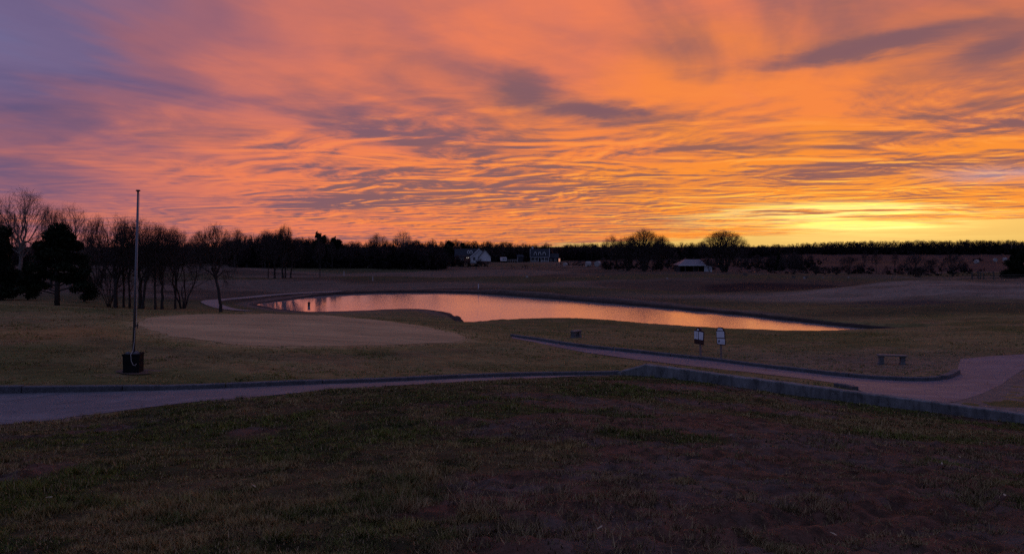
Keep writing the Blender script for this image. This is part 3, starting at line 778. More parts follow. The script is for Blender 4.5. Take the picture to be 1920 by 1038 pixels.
# ================================================================== low concrete retaining wall
wall = thing("retaining_wall", "long low stained concrete retaining wall with a sloping left end", "wall", (0, 0, 0))
def wall_piece(name, pts, tops, thick=0.36, chamfer=0.03):
    m_ = MB()
    for i, p in enumerate(pts):
        tv = pts[min(i+1, len(pts)-1)] - pts[max(i-1, 0)]; tv = tv/np.linalg.norm(tv); nv = np.array((-tv[1], tv[0]))
        z0 = gz(p[0], p[1], 0) - 0.5; z1 = tops[i] + 0.030*(random.random()-0.5)
        for w, z in ((-thick/2, z0), (-thick/2, z1-chamfer), (-thick/2+chamfer, z1), (thick/2-chamfer, z1), (thick/2, z1-chamfer), (thick/2, z0)):
            m_.v.append((*(p + nv*w), z))
        if i:
            for j in range(5): m_.f.append(((i-1)*6+j, (i-1)*6+j+1, i*6+j+1, i*6+j))
    e = (len(pts)-1)*6
    m_.f.append((5, 4, 3, 2, 1, 0)); m_.f.append(tuple(range(e, e+6)))
    return m_.build(name, 'wall', wall)
A, B_, C_, D_ = (np.array(p) for p in (WALL_A, WALL_B, WALL_C, WALL_D))
topB, topC = EYE - 4.70, EYE - 5.07
pts = [A + (B_-A)*k for k in np.linspace(-0.02, 0.99, 6)]
z_a = gz(*A, 0) + 0.12
wall_piece("wing", pts, [z_a + (topB - z_a)*k for k in np.linspace(0, 1, 6)])
pts = [B_ + (D_-B_)*k for k in np.linspace(0.0, 1.0, 90)]
zt = [topB + (topC-topB) * np.linalg.norm(p-B_)/np.linalg.norm(C_-B_) for p in pts]
wall_piece("wall_body", pts, zt)

# ================================================================== flagpole
def P3(px, py, side=1):
    p = unproject(px, py, side); return (p[0], p[1], gz(p[0], p[1], side))
px_, py_ = POLE; pz_ = gz(px_, py_, 1)
fp = thing("flagpole", "bare metal flagpole without a flag standing in a black square planter", "flagpole", (px_, py_, pz_))
MB().box((0, 0, 0.30), (0.53, 0.53, 0.62), 0.16, 1.04).build("planter", 'planter', fp, bevel=0.025)
rim = MB()
for a in range(4):
    w = a*math.pi/2 + 0.16
    rim.box((0.258*math.cos(w), 0.258*math.sin(w), 0.625), (0.055, 0.575, 0.065), w)
rim.build("planter_rim", 'planter', fp, bevel=0.012)
MB().box((-0.0, 0, 0.58), (0.44, 0.44, 0.10), 0.16).build("concrete_fill", 'stone', fp, bevel=0.03)
rk = MB()
for (x0, y0, s0) in ((0.14, -0.13, 0.10), (-0.13, -0.11, 0.09), (0.05, 0.14, 0.09)):
    rk.add([(x0 + s0*math.cos(a)*k, y0 + s0*math.sin(a)*k, 0.63 + z) for z, k in ((0, 1.0), (0.05, 0.9), (0.09, 0.45)) for a in np.linspace(0, 6.283, 8)[:-1]],
           [(i*7+j, i*7+(j+1) % 7, (i+1)*7+(j+1) % 7, (i+1)*7+j) for i in range(2) for j in range(7)] + [tuple(range(14, 21))])
rk.build("stone_wedge", 'stone', fp)
lean = 0.165
ptop = 6.30
MB().tube([(0.0, 0, 0.3), (lean*0.5, 0, ptop*0.5), (lean, 0, ptop)], [0.050, 0.043, 0.032], 14).build("pole", 'galv', fp, smooth=True)
MB().tube([(lean, 0, ptop), (lean, 0, ptop+0.03), (lean, 0, ptop+0.03), (lean, 0, ptop+0.06)], [0.045, 0.085, 0.085, 0.06], 12).build("truck_cap", 'iron', fp)
cl = MB(); cl.box((0.115, 0, 1.62), (0.06, 0.05, 0.06)); cl.tube([(0.145, 0, 1.52), (0.15, 0, 1.62), (0.145, 0, 1.72)], [0.012, 0.02, 0.012], 6)
cl.build("cleat", 'iron', fp)
hp = [(0.065 + lean*z/ptop + 0.012*math.sin(z*1.1), -0.03, z) for z in np.linspace(1.6, ptop - 0.05, 14)]
MB().tube(hp, 0.006, 5).build("halyard", 'rope', fp)
MB().tube([(0.09, -0.05, 1.55), (0.075, -0.08, 1.1), (0.05, -0.14, 0.75), (0.06, -0.31, 0.66), (0.09, -0.335, 0.45), (0.15, -0.33, 0.30), (0.22, -0.32, 0.27), (0.26, -0.31, 0.34)], 0.008, 5).build("rope_tail", 'rope', fp)

# ================================================================== signs
def board(m_, outline, y0, y1): return m_.prism(outline, y0, y1)
loc = P3(1312, 669.5); d_s = loc[1]; k = d_s / F
s1 = thing("course_sign", "brown notice board on a post with two white panels, turned away to the side", "sign", loc, math.radians(-34))
MB().box((0.05, 0, 0.75), (0.10, 0.10, 1.6), 0, 0.95).build("post", 'signpost', s1)
b1 = MB().prism([(-0.27, 0.72), (0.25, 0.66), (0.27, 1.38), (0.10, 1.44), (0.02, 1.55), (-0.13, 1.56), (-0.20, 1.44), (-0.29, 1.42)], -0.085, -0.045).build("board", 'signwood', s1)
MB().prism([(-0.265, 0.97), (-0.055, 0.955), (-0.055, 1.365), (-0.27, 1.385)], -0.093, -0.086).build("notice_panel", 'signwhite', b1)
MB().prism([(-0.02, 0.95), (0.215, 0.93), (0.22, 1.33), (-0.02, 1.36)], -0.093, -0.086).build("notice_panel", 'signwhite', b1)
MB().prism([(-0.12, 1.43), (0.0, 1.42), (-0.03, 1.51), (-0.11, 1.515)], -0.093, -0.086).build("small_panel", 'signwhite', b1)
MB().prism([(-0.16, 1.05), (-0.14, 1.05), (-0.14, 1.32), (-0.16, 1.32)], -0.0965, -0.0935).build("faded_mark", 'fadedink', b1)
bc = MB(); bc.prism([(-0.10, 1.56), (0.03, 1.55), (-0.04, 1.61)], -0.10, -0.03); bc.build("peak_cap", 'signwood', s1)
loc = P3(1352, 676)
s2 = thing("course_sign", "dark framed rules sign with three white panels and a clipped top corner", "sign", loc, math.radians(-14))
MB().box((0.0, 0, 0.62), (0.085, 0.085, 1.4), 0, 0.95).build("post", 'signpost', s2)
b2 = MB().prism([(-0.20, 0.82), (0.21, 0.80), (0.23, 0.86), (0.20, 1.50), (0.10, 1.70), (-0.15, 1.71), (-0.235, 1.58), (-0.235, 1.32)], -0.09, -0.045).build("board", 'signwood', s2)
MB().prism([(-0.205, 1.55), (0.09, 1.53), (0.055, 1.655), (-0.14, 1.67)], -0.098, -0.091).build("top_panel", 'signwhite', b2)
MB().prism([(-0.215, 1.19), (0.165, 1.18), (0.145, 1.50), (-0.225, 1.505)], -0.098, -0.091).build("rules_panel", 'signwhite', b2)
lw = MB().prism([(-0.185, 0.87), (0.18, 0.84), (0.185, 1.125), (-0.195, 1.145)], -0.098, -0.091).build("lower_panel", 'signwhite', b2)
em = MB(); em.prism([(-0.14, 0.93), (-0.075, 0.925), (-0.06, 1.0), (-0.08, 1.075), (-0.12, 1.08), (-0.145, 1.0)], -0.1015, -0.0985); em.build("emblem", 'ink', b2)
MB().prism([(0.0, 0.935), (0.145, 0.925), (0.145, 0.955), (0.0, 0.965)], -0.1015, -0.0985).build("faded_mark", 'fadedink', b2)
MB().prism([(-0.10, 1.585), (0.02, 1.58), (0.015, 1.605), (-0.10, 1.61)], -0.1015, -0.0985).build("faded_mark", 'fadedink', b2)

# ================================================================== stone benches
def bench(loc, rz, label, L=1.42):
    b = thing("stone_bench", label, "bench", loc, rz)
    s_ = MB(); s_.box((0, 0, 0.455), (L, 0.40, 0.075)); s_.build("seat", 'benchtop', b, bevel=0.012)
    for sx in (-1, 1):
        g_ = MB(); g_.add([(sx*(L*0.36)+x0, y0, z0) for z0, w, q in ((-0.1, 0.135, 0.17), (0.06, 0.135, 0.17), (0.11, 0.105, 0.14), (0.34, 0.105, 0.14), (0.417, 0.145, 0.175)) for x0, y0 in ((-w, -q), (w, -q), (w, q), (-w, q))],
                          [(i*4+j, i*4+(j+1) % 4, (i+1)*4+(j+1) % 4, (i+1)*4+j) for i in range(4) for j in range(4)] + [(16, 17, 18, 19)])
        g_.build("leg", 'stone', b)
    return b
bench(P3(1672, 682.5), math.radians(-12), "grey stone bench with two block legs on dry turf beside the path bend")
bench(P3(1080, 633), math.radians(52), "small stone bench seen end-on on the lawn near the pond", 0.85)

# ================================================================== small markers
def stake(px, py, h, label, mat='signwhite', w=0.06):
    o = MB(); o.box((0, 0, h/2 - 0.05), (w, w*0.6, h), 0.3); o.add([(-w/2, 0, h-0.05), (w/2, 0, h-0.05), (0, 0, h+w*0.6)], [(0, 1, 2)])
    q = o.build("marker_stake", mat); q.location = P3(px, py); tag(q, label, "stake", "marker stakes on the far bank"); return q
stake(645, 517, 1.1, "white marker stake on the far slope above the left half of the pond", w=0.09)
stake(699, 527, 0.9, "short white marker stake on the far slope between the other two", w=0.07)
stake(897, 541, 0.75, "white marker stake just above the far shore near the middle", w=0.1)
for i, (px, py, s_, lb) in enumerate([(988, 520, 0.42, "white tee marker block on the far fairway below the dormer house"), (1251, 523, 0.30, "small pale marker block at the left end of the raised tee"),
                                      (1508, 522, 0.34, "pale tee marker on the raised tee beside a dark twin"), (1543, 521, 0.22, "small pale tee marker near the middle of the raised tee"), (1591, 521, 0.26, "pale tee marker below the bare field bushes")]):
    p = P3(px, py); o = MB(); o.box((0, 0, s_*0.4), (s_, s_*0.7, s_*0.9), 0.3, 0.75)
    q = o.build("tee_marker", 'straw'); q.location = p; tag(q, lb, "marker", "tee markers on the far course")
for i, (px, py, s_, lb) in enumerate([(1512, 521.5, 0.5, "dark tee marker on the raised tee beside a pale twin"), (1488, 521, 0.5, "low dark block at the foot of a bare tree on the tee"), (1397, 517, 0.7, "dark rounded stump left of the raised tee")]):
    p = P3(px, py); o = MB(); o.box((0, 0, s_*0.4), (s_*1.2, s_*0.8, s_*0.9), 0.2, 0.7)
    q = o.build("marker_block", 'wood'); q.location = p; tag(q, lb, "marker", "dark marker blocks on the tee")
# standpipe in the pond
q_ = on_level(579, 573.5, W_DROP)
pp = thing("overflow_pipe", "short dark overflow pipe standing in the pond's left end", "pipe", (q_[0], q_[1], WL))
MB().tube([(0, 0, -0.6), (0.02, 0, 0.36)], 0.14, 12).build("pipe", 'iron', pp)
MB().tube([(0.02, 0, 0.36), (0.02, 0, 0.44), (0.02, 0, 0.49)], [0.18, 0.18, 0.09], 12).build("cap", 'iron', pp)

# ================================================================== bare trees
def grow_tree(seed, H, r0, fork=0.38, rx=0.36, low=-0.15, counts=(9, 7, 6, 5), tw=0.008, stems=1, crook=0.10, lean=0.0, gaps=0.0):
    """a bare tree whose limbs, branches and twigs fan out to a rounded crown: trunk with limbs, and the finer branching, as two builders"""
    rg = random.Random(seed); T, Cn = MB(), MB()
    cz = H*(fork*0.55 + 0.25); rz_ = H - cz; rx = rx*H
    base = Vector((0, 0, -0.3)); pts = [base]
    n = 6
    for i in range(1, n+1):
        t = i/n; pts.append(Vector((lean*H*t*t + rg.gauss(0, crook)*H*0.05*t, rg.gauss(0, crook)*H*0.05*t, fork*H*t)))
    top = pts[-1]; cx, cy = top.x*0.8, top.y*0.8
    if stems == 1:
        T.tube(pts, [r0*1.3] + [r0*(1 - 0.35*i/n) for i in range(1, n+1)], 8, False)
    def point(d, r):
        return Vector((cx + d.x*rx*r, cy + d.y*rx*r, cz + d.z*rz_*r))
    def bez(p, q, d0, lift, r_a, r_b, seg, k, mb_):
        L = (q-p).length; c = p + d0*L*0.45 + Vector((rg.gauss(0, .07)*L, rg.gauss(0, .07)*L, lift*L))
        out = []
        for i in range(seg+1):
            t = i/seg; w = Vector((rg.gauss(0, .018), rg.gauss(0, .018), rg.gauss(0, .018)))*L if 0 < i < seg else Vector()
            out.append(p*(1-t)**2 + c*2*t*(1-t) + q*t*t + w)
        mb_.tube(out, [r_a + (r_b-r_a)*i/seg for i in range(seg+1)], k, False)
        return out
    def spread(d, s_):
        v = Vector((d.x + rg.gauss(0, s_), d.y + rg.gauss(0, s_), d.z + rg.gauss(0, s_*0.8))); v.normalize(); return v
    for i in range(counts[0]):
        ph = 2.4*i + rg.random()*0.7; el_ = low + (1.45-low)*((i + rg.random())/counts[0])**0.9
        d = Vector((math.cos(ph)*math.cos(el_), math.sin(ph)*math.cos(el_), math.sin(el_)))
        if stems > 1: p = Vector((math.cos(ph)*r0*0.8, math.sin(ph)*r0*0.8, -0.2)); d0 = Vector((d.x*0.35, d.y*0.35, 1)).normalized(); ra = r0*0.42
        else:
            t = 0.62 + 0.38*rg.random(); f = t*n; k = min(int(f), n-1); p = pts[k].lerp(pts[k+1], f-k); d0 = Vector((d.x*0.7, d.y*0.7, 0.8)).normalized(); ra = r0*rg.uniform(0.38, 0.55)
        L1 = bez(p, point(d, rg.uniform(0.50, 0.72)), d0, 0.05, ra, ra*0.36, 6, 5, T)
        for j in range(counts[1]):
            t = 0.35 + 0.65*(j + rg.random())/counts[1]; q = L1[min(int(t*6), 6)]
            d1 = spread(d, 0.42); r1 = ra*0.30
            L2 = bez(q, point(d1, rg.uniform(0.70, 0.92)), (point(d1, 1)-q).normalized(), 0.06, r1, max(r1*0.4, tw), 4, 3, Cn)
            for k in range(counts[2]):
                q2 = L2[min(1 + int(4*rg.random()), 4)]; d2 = spread(d1, 0.24)
                e2 = point(d2, rg.uniform(0.80, 1.0)); L3 = bez(q2, e2, (e2-q2).normalized(), 0.05, max(r1*0.35, tw*1.2), tw, 2, 3, Cn)
                for m_ in range(counts[3]):
                    q3 = L3[rg.choice((1, 1, 2))]; e3 = point(spread(d2, 0.12), rg.uniform(0.86, 1.10))
                    dd = e3 - q3
                    if dd.length > 0.11*H: e3 = q3 + dd*(0.11*H/dd.length)
                    Cn.tube([q3, e3], [tw*0.9, tw*0.3], 3, False)
    return T, Cn
PROTO = {}
def proto(key, bark='bark', **kw):
    T, Cn = grow_tree(**kw); PROTO[key] = (T.mesh("trunk", bark, True), Cn.mesh("crown", 'twig' if bark == 'bark' else bark, False))
proto('oak', seed=3, H=10, r0=0.20, fork=0.40, rx=0.34)
proto('oak2', seed=14, H=10, r0=0.19, fork=0.44, rx=0.30, crook=0.2)
proto('slim', seed=25, H=10, r0=0.14, fork=0.52, rx=0.22, counts=(8, 6, 5, 5), crook=0.15)
proto('bent', seed=31, H=8, r0=0.16, fork=0.50, rx=0.30, lean=-0.10, crook=0.3, low=-0.3)
proto('fork', seed=42, H=7, r0=0.24, stems=3, rx=0.60, counts=(5, 6, 5, 5), low=0.1)
proto('tall', seed=57, H=14, r0=0.26, fork=0.45, rx=0.27, counts=(11, 7, 5, 4), tw=0.010, low=-0.4, bark='palebark')
proto('tall2', seed=63, H=13, r0=0.19, fork=0.50, rx=0.18, counts=(9, 6, 5, 4), tw=0.010, low=-0.3)
proto('vase', seed=71, H=11.5, r0=0.42, stems=9, rx=0.46, counts=(14, 8, 6, 5), tw=0.012, low=0.05)
proto('vase2', seed=83, H=11.5, r0=0.45, stems=9, rx=0.52, counts=(15, 8, 6, 5), tw=0.012, low=0.0)
proto('thorn', seed=91, H=6, r0=0.16, stems=3, rx=0.50, counts=(8, 6, 5, 4), tw=0.012, low=-0.2)
proto('shrub', seed=97, H=3, r0=0.12, stems=6, rx=0.60, counts=(9, 6, 5, 3), tw=0.012, low=-0.1)
PH = dict(oak=10, oak2=10, slim=10, bent=8, fork=7, tall=14, tall2=13, vase=11.5, vase2=11.5, thorn=6, shrub=3)
def tree(key, px, d, top, label, cat="tree", group=None, rz=None, wide=1.0, name="bare_tree", lean=0.0):
    x0, y0 = (px-960)/F*d, d; z0 = gz(x0, y0, 1); h = (EYE - (top - HORIZON)/F*d) - z0
    s_ = h/PH[key]
    o = thing(name, label, cat, (x0, y0, z0), random.uniform(0, 6.28) if rz is None else rz, group)
    o.scale = (s_*wide, s_*wide, s_)
    if lean: o.rotation_euler = (0, lean, o.rotation_euler[2])
    link("trunk", PROTO[key][0], o); link("crown", PROTO[key][1], o)
    return o
G1 = "bare trees left of the pond"
tree('oak', 217, 74, 404, "bare tree with a broad twiggy crown, thickest trunk behind the flagpole", group=G1, wide=1.1, rz=0.4)
tree('slim', 232, 76, 430, "slim bare trunk close beside the thickest trunk left of the flagpole", group=G1, rz=2.2)
tree('slim', 243, 75, 425, "bare trunk directly left of the flagpole", group=G1, rz=3.9)
tree('oak2', 263, 74, 408, "bare tree directly right of the flagpole with a wide rounded crown", group=G1, wide=1.1, rz=1.0)
tree('bent', 268, 73, 445, "leaning bare stem branching right beside the flagpole", group=G1, rz=3.0)
tree('slim', 291, 73, 417, "bare tree with two straight boles, second right of the flagpole", group=G1, rz=5.0)
tree('oak2', 304, 74, 424, "bare tree with a kinked trunk between the flagpole and the low forked tree", group=G1, wide=0.9, rz=2.7)
tree('slim', 329, 76, 430, "slender straight bare tree just left of the low forked tree", group=G1, rz=0.9)
tree('fork', 342, 77, 478, "low spreading forked bare tree with no tall crown", group=G1, wide=1.2, rz=1.9)
tree('oak', 330, 118, 424, "bare tree set back behind the low forked tree", group=G1, rz=4.2)
tree('bent', 414, 71.5, 420, "lone bent bare tree beside the pale path", group=G1, wide=0.95, rz=0.6)
tree('thorn', 205, 76, 500, "small crooked bare tree with low arching branches left of the flagpole", group=G1, rz=1.4)
G2 = "tall bare trees behind the dark pine"
tree('tall', 38, 104, 352, "tallest pale bare tree at the far left edge", group=G2, rz=1.0, wide=1.25)
tree('tall2', 14, 108, 396, "narrow bare tree at the left edge, shorter than the tallest", group=G2, rz=2.0)
tree('tall2', 96, 110, 382, "upright narrow bare tree just left above the dark pine", group=G2, rz=4.0)
tree('tall', 132, 112, 380, "pale bare tree rising right behind the dark pine", group=G2, rz=5.2)
tree('tall2', 160, 113, 399, "bare tree leaning right beyond the dark pine", group=G2, rz=0.3, lean=0.14)
tree('tall', -40, 108, 362, "pale bare tree just outside the tall pair at the left edge", group=G2, rz=3.0)
tree('thorn', 186, 125, 438, "small hazy bare tree between the dark pine and the flagpole group", group=G2)
G3 = "bare trees on the far left slope"
tree('slim', 503, 160, 455, "thin bare trunk, leftmost of the group on the far slope", group=G3)
tree('oak', 515, 158, 432, "stout bare trunk, second from left on the far slope", group=G3)
tree('oak2', 530, 157, 426, "twin-stemmed bare tree in the middle of the far slope group", group=G3)
tree('tall2', 535, 158, 419, "tallest bare tree of the far slope group", group=G3)
tree('bent', 545, 159, 446, "bare tree leaning right at the end of the far slope group", group=G3, rz=3.1)
tree('slim', 600, 152, 444, "single thin bare trunk standing alone above the pond's left half", group=G3, wide=0.7)
tree('slim', 623, 215, 452, "small distant trunk at the wood's edge on the far slope", group=G3, wide=0.7)
G4 = "bare trees standing above the wood"
tree('tall', 755, 262, 431, "pale bare tree rising above the wood left of the white house", group=G4, wide=1.2)
tree('oak', 710, 262, 437, "round bare crown above the wood over the middle of the pond", group=G4, wide=1.2)
tree('oak2', 497, 225, 430, "bare crown above the wood behind the far slope group", group=G4)
tree('oak', 440, 215, 428, "bare crown above the wood right of the lone bent tree", group=G4, wide=1.2)
tree('oak2', 375, 190, 432, "bare crown above the wood left of the lone bent tree", group=G4)
G5 = "large bare trees by the open shed"
tree('vase', 1208, 195, 428, "large many-stemmed bare tree, tallest, left of the open shed", group=G5, wide=1.0)
tree('vase2', 1178, 198, 442, "many-stemmed bare tree overlapping the tallest one's left side", group=G5, wide=0.9)
tree('vase', 1240, 202, 440, "pale many-stemmed bare tree at the right side of the tallest", group=G5, wide=0.75, rz=2)
tree('vase2', 1358, 190, 431, "wide fan-shaped bare tree right beside the open shed", group=G5, wide=1.2, rz=0.5)
tree('oak', 1145, 215, 441, "thin bare tree between the white bales and the large trees", group=G5)
tree('slim', 1268, 225, 470, "small thin bare tree just left of the open shed", group=G5)
tree('thorn', 1330, 180, 486, "small bare tree in front of the fan-shaped tree", group=G5)
G6 = "bare trees and bushes along the field edge"
tree('thorn', 1487, 165, 470, "rounded bare thorn tree, first and broadest in the field edge row", group=G6, wide=1.3)
tree('shrub', 1530, 168, 497, "low bare bush right of the broadest thorn tree", group=G6, wide=1.3, name="bare_shrub")
tree('shrub', 1546, 169, 499, "low bare bush, second in the field edge row", group=G6, name="bare_shrub")
tree('shrub', 1568, 168, 499, "dense bare bush left of the upright thorn tree", group=G6, wide=1.2, name="bare_shrub")
tree('thorn', 1592, 168, 478, "upright bare thorn tree in the middle of the field edge row", group=G6)
tree('slim', 1622, 240, 470, "distant pair-like bare stem between field edge thorns", group=G6)
tree('slim', 1643, 172, 468, "tall thin bare tree in the field edge row, tallest stem there", group=G6, wide=0.9)
tree('slim', 1678, 172, 470, "straight thin bare tree right of the tallest field edge stem", group=G6, wide=0.7)
tree('thorn', 1716, 168, 474, "bare thorn tree with a dark bushy foot in the field edge row", group=G6)
tree('shrub', 1722, 167, 500, "low dark bush at the foot of a bare thorn tree", group=G6, wide=1.6, name="bare_shrub")
tree('thorn', 1787, 172, 472, "last bare thorn tree before the fence posts", group=G6, wide=0.85)
tree('shrub', 1745, 230, 486, "small far bush between the last two thorn trees", group=G6, name="bare_shrub")
tree('thorn', 1420, 200, 478, "bare thorn tree right of the fan-shaped tree", group=G6)
tree('oak2', 1390, 230, 462, "thin bare tree behind the right side of the fan-shaped tree", group=G6)

# ================================================================== evergreens
def leaf_cloud(n, blobs, size, rg, base=(0.018, 0.024, 0.013)):
    """many small needle sprays spread through a set of lobes"""
    V, Fc, Cc = [], [], []
    w = np.array([b[3]*b[4]*b[5] for b in blobs]) ** (2/3); w /= w.sum()
    idx = rg.choice(len(blobs), n, p=w)
    d = rg.normal(size=(n, 3)); d /= np.linalg.norm(d, axis=1)[:, None]
    rad = rg.random(n)**0.28
    B = np.array(blobs)[idx]; c = B[:, :3] + d*rad[:, None]*B[:, 3:6]*(0.75+0.5*rg.random(n))[:, None]
    a = rg.normal(size=(n, 3)); a /= np.linalg.norm(a, axis=1)[:, None]
    b = np.cross(a, rg.normal(size=(n, 3))); b /= np.linalg.norm(b, axis=1)[:, None]
    s_ = size*(0.5 + rg.random(n))[:, None]
    V = np.stack([c - a*s_, c + b*s_*0.45, c + a*s_, c - b*s_*0.45], 1).reshape(-1, 3)
    k = (0.55 + 0.9*rg.random(n)) * (0.8 + 0.4*np.sin(B[:, 0]*9 + B[:, 2]*5))
    t = np.repeat(np.array(base)[None]*k[:, None], 4, 0)
    return V, np.arange(4*n).reshape(n, 4), t
def evergreen(name, label, px, d, top, lobes, n, size, trunk_r, group=None, H=8.0, limbs=True):
    x0, y0 = (px-960)/F*d, d; z0 = gz(x0, y0, 1); h = (EYE - (top-HORIZON)/F*d) - z0
    o = thing(name, label, "tree", (x0, y0, z0), 0, group); o.scale = (h/H,)*3
    T = MB(); T.tube([(0, 0, -0.4), (0.03, 0, 0.3*H), (-0.05, 0, 0.6*H), (0, 0, 0.9*H)], [trunk_r*1.3, trunk_r, trunk_r*0.7, trunk_r*0.2], 9)
    if limbs:
        for b in lobes:
            hz = max(0.3, b[2]-0.6); T.tube([(0, 0, min(hz, 0.85*H)), (b[0]*0.5, b[1]*0.5, b[2]-0.25), (b[0], b[1], b[2])], [trunk_r*0.4, trunk_r*0.28, 0.03], 5)
    T.build("trunk", 'bark', o, smooth=True)
    V, Fq, t = leaf_cloud(n, lobes, size, np.random.default_rng(px % 97 + 3))
    link("crown", np_mesh("crown", V, Fq, 'needle', t, False), o)
    return o
rg_ = random.Random(5)
pine = [(0.2, 0, 7.2, 1.0, 1.0, 0.75), (-0.7, 0.3, 6.7, 0.9, 0.9, 0.6), (1.0, -0.2, 6.5, 0.9, 0.9, 0.6), (0, 0.3, 6.1, 1.4, 1.2, 0.7), (-1.4, 0, 5.7, 0.95, 0.9, 0.55), (1.5, 0.2, 5.7, 0.95, 1.0, 0.6),
        (0.1, -0.4, 5.0, 1.5, 1.3, 0.6), (-1.6, 0.4, 4.7, 1.0, 0.9, 0.5), (1.55, 0, 4.6, 1.1, 0.9, 0.5), (-0.4, 0.5, 4.0, 1.3, 1.1, 0.5), (0.9, -0.5, 3.7, 1.2, 1.0, 0.5), (-1.9, 0, 3.6, 1.1, 0.9, 0.45),
        (-2.3, -0.3, 2.5, 1.3, 0.9, 0.55), (1.9, 0.3, 3.2, 1.2, 0.8, 0.5), (-1.2, 0.4, 3.0, 1.2, 0.9, 0.5), (-2.9, 0.2, 1.7, 1.2, 0.8, 0.45), (-1.6, -0.2, 1.9, 1.1, 0.8, 0.45), (1.2, 0.4, 2.4, 1.0, 0.8, 0.4), (2.6, 0, 2.0, 0.9, 0.7, 0.35), (0.2, 0.3, 2.7, 1.1, 0.9, 0.5)]
evergreen("pine_tree", "large dark pine with a rounded top and low left branches", 107, 73, 415, [(p[0], p[1], p[2], p[3]*0.88, p[4]*0.88, p[5]*0.85) for p in pine], 9500, 0.17, 0.20)
side_pine = [(rg_.uniform(-1.6, 1.6)*(1-z/9), rg_.uniform(-1.2, 1.2)*(1-z/9), z, 1.3-z*0.07, 1.2-z*0.07, 0.7) for z in np.linspace(0.9, 7.4, 16)]
evergreen("pine_tree", "dark evergreen cut by the left edge of the picture", 2, 82, 424, side_pine, 9000, 0.19, 0.2)
evergreen("pine_tree", "dark lower evergreen mass right of the large pine", 158, 84, 478, [(b[0]*1.1, b[1], b[2], b[3], b[4], b[5]) for b in side_pine], 6000, 0.17, 0.16)
evergreen("pine_tree", "dark evergreen low between the edge tree and the large pine", 52, 84, 490, side_pine, 6000, 0.2, 0.16)
ced = [(rg_.uniform(-2.6, 2.6)*(1-z/11), rg_.uniform(-2, 2)*(1-z/11), z, 2.4-z*0.15, 2.2-z*0.15, 1.0) for z in np.linspace(0.6, 7.4, 16)]
evergreen("cedar_tree", "dark rounded cedar cut by the right edge before the field", 1908, 158, 468, ced, 8000, 0.30, 0.2, limbs=False)
cone = [(0, 0, z, 1.55*(1-z/8.6)+0.1, 1.55*(1-z/8.6)+0.1, 0.6) for z in np.linspace(0.5, 7.7, 12)]
evergreen("cedar_tree", "small pointed cedar at the field edge left of the broad thorn tree", 1460, 215, 471, cone, 2500, 0.28, 0.12, limbs=False)
def bushy(s_):
    r_ = random.Random(s_); return [(r_.uniform(-1.1, 1.1), r_.uniform(-1, 1), z, 1.7*(1-(z/9.0)**2)+0.25, 1.6*(1-(z/9.0)**2)+0.25, 0.7) for z in np.linspace(0.5, 7.4, 11)]
for i, (px, d, top, lb) in enumerate([(601, 235, 437, "tallest dark cedar above the wood over the lone thin trunk"), (622, 236, 446, "dark cedar just right of the tallest one in the wood"), (869, 385, 456, "dark cedar just above the white house roof"),
                                      (842, 372, 452, "dark cedar left above the white house"), (640, 240, 449, "low dark cedar, third in the cluster in the wood")]):
    evergreen("cedar_tree", lb, px, d, top, bushy(px), 2200, 0.42, 0.14, group="dark cedars in the wood", limbs=False)

# ================================================================== woods that read as one mass
def simple_tree(seed, H=10.0, tw=0.035):
    T, Cn = grow_tree(seed=seed, H=H, r0=0.16, fork=0.35, rx=0.26, counts=(7, 5, 4, 2), tw=tw, low=-0.5)
    v = T.v + Cn.v; o = len(T.v); f = T.f + [tuple(i+o for i in q) for q in Cn.f]
    tri = []
    for q in f:
        for k_ in range(1, len(q)-1): tri.append((q[0], q[k_], q[k_+1]))
    return np.array(v), np.array(tri)
SIMPLE = [simple_tree(s_, tw=0.026) for s_ in (201, 202, 203, 204, 205)]
def wood(name, label, spots, dark=0.35):
    """spots: x, y, top height; bare crowns with a dark undergrowth of sprays between them"""
    VV, FF, CC = [], [], []; o = 0; rg = np.random.default_rng(len(spots))
    for (x0, y0, h) in spots:
        z0 = gz(x0, y0, 1); v, f = SIMPLE[rg.integers(5)]
        a = rg.random()*6.283; s_ = h/10.0; w = s_*rg.uniform(0.85, 1.3)
        X = np.column_stack([(v[:, 0]*math.cos(a) - v[:, 1]*math.sin(a))*w + x0, (v[:, 0]*math.sin(a) + v[:, 1]*math.cos(a))*w + y0, v[:, 2]*s_ + z0])
        VV.append(X); FF.append(f + o); o += len(X); CC.append(np.repeat(np.array([[0.045, 0.032, 0.034]]) * rg.uniform(0.6, 1.2), len(X), 0))
        # undergrowth and ivy
        n = 160; hh = h*rg.uniform(0.42, 0.80)
        V, Fq, t = leaf_cloud(n, [(x0 + rg.normal()*1.2, y0 + rg.normal()*1.2, z0 + hh*k_, h*0.20*(1.2-k_*0.6), h*0.20*(1.2-k_*0.6), hh*0.22) for k_ in (0.12, 0.35, 0.6, 0.8)], h*0.075, rg, (0.020, 0.016, 0.017))
        tri = np.concatenate([Fq[:, [0, 1, 2]], Fq[:, [0, 2, 3]]])
        VV.append(V); FF.append(tri + o); o += len(V); CC.append(t)
    me = np_mesh(name, np.concatenate(VV), np.concatenate(FF), 'needle', np.concatenate(CC), False)
    return tag(link(name, me), label, "wood", kind='stuff')
def spots_px(x0, x1, n, dlo, dhi, tops, jit, seed):
    rg = random.Random(seed); out = []
    for i in range(n):
        px = x0 + (x1-x0)*(i + rg.random())/n; d = rg.uniform(dlo, dhi)
        ty = np.interp(px, [t[0] for t in tops], [t[1] for t in tops]) + abs(rg.gauss(0, jit))
        x_, y_ = (px-960)/F*d, d; h = (EYE - (ty-HORIZON)/F*d) - gz(x_, y_, 1)
        if h > 1.5: out.append((x_, y_, h))
    return out
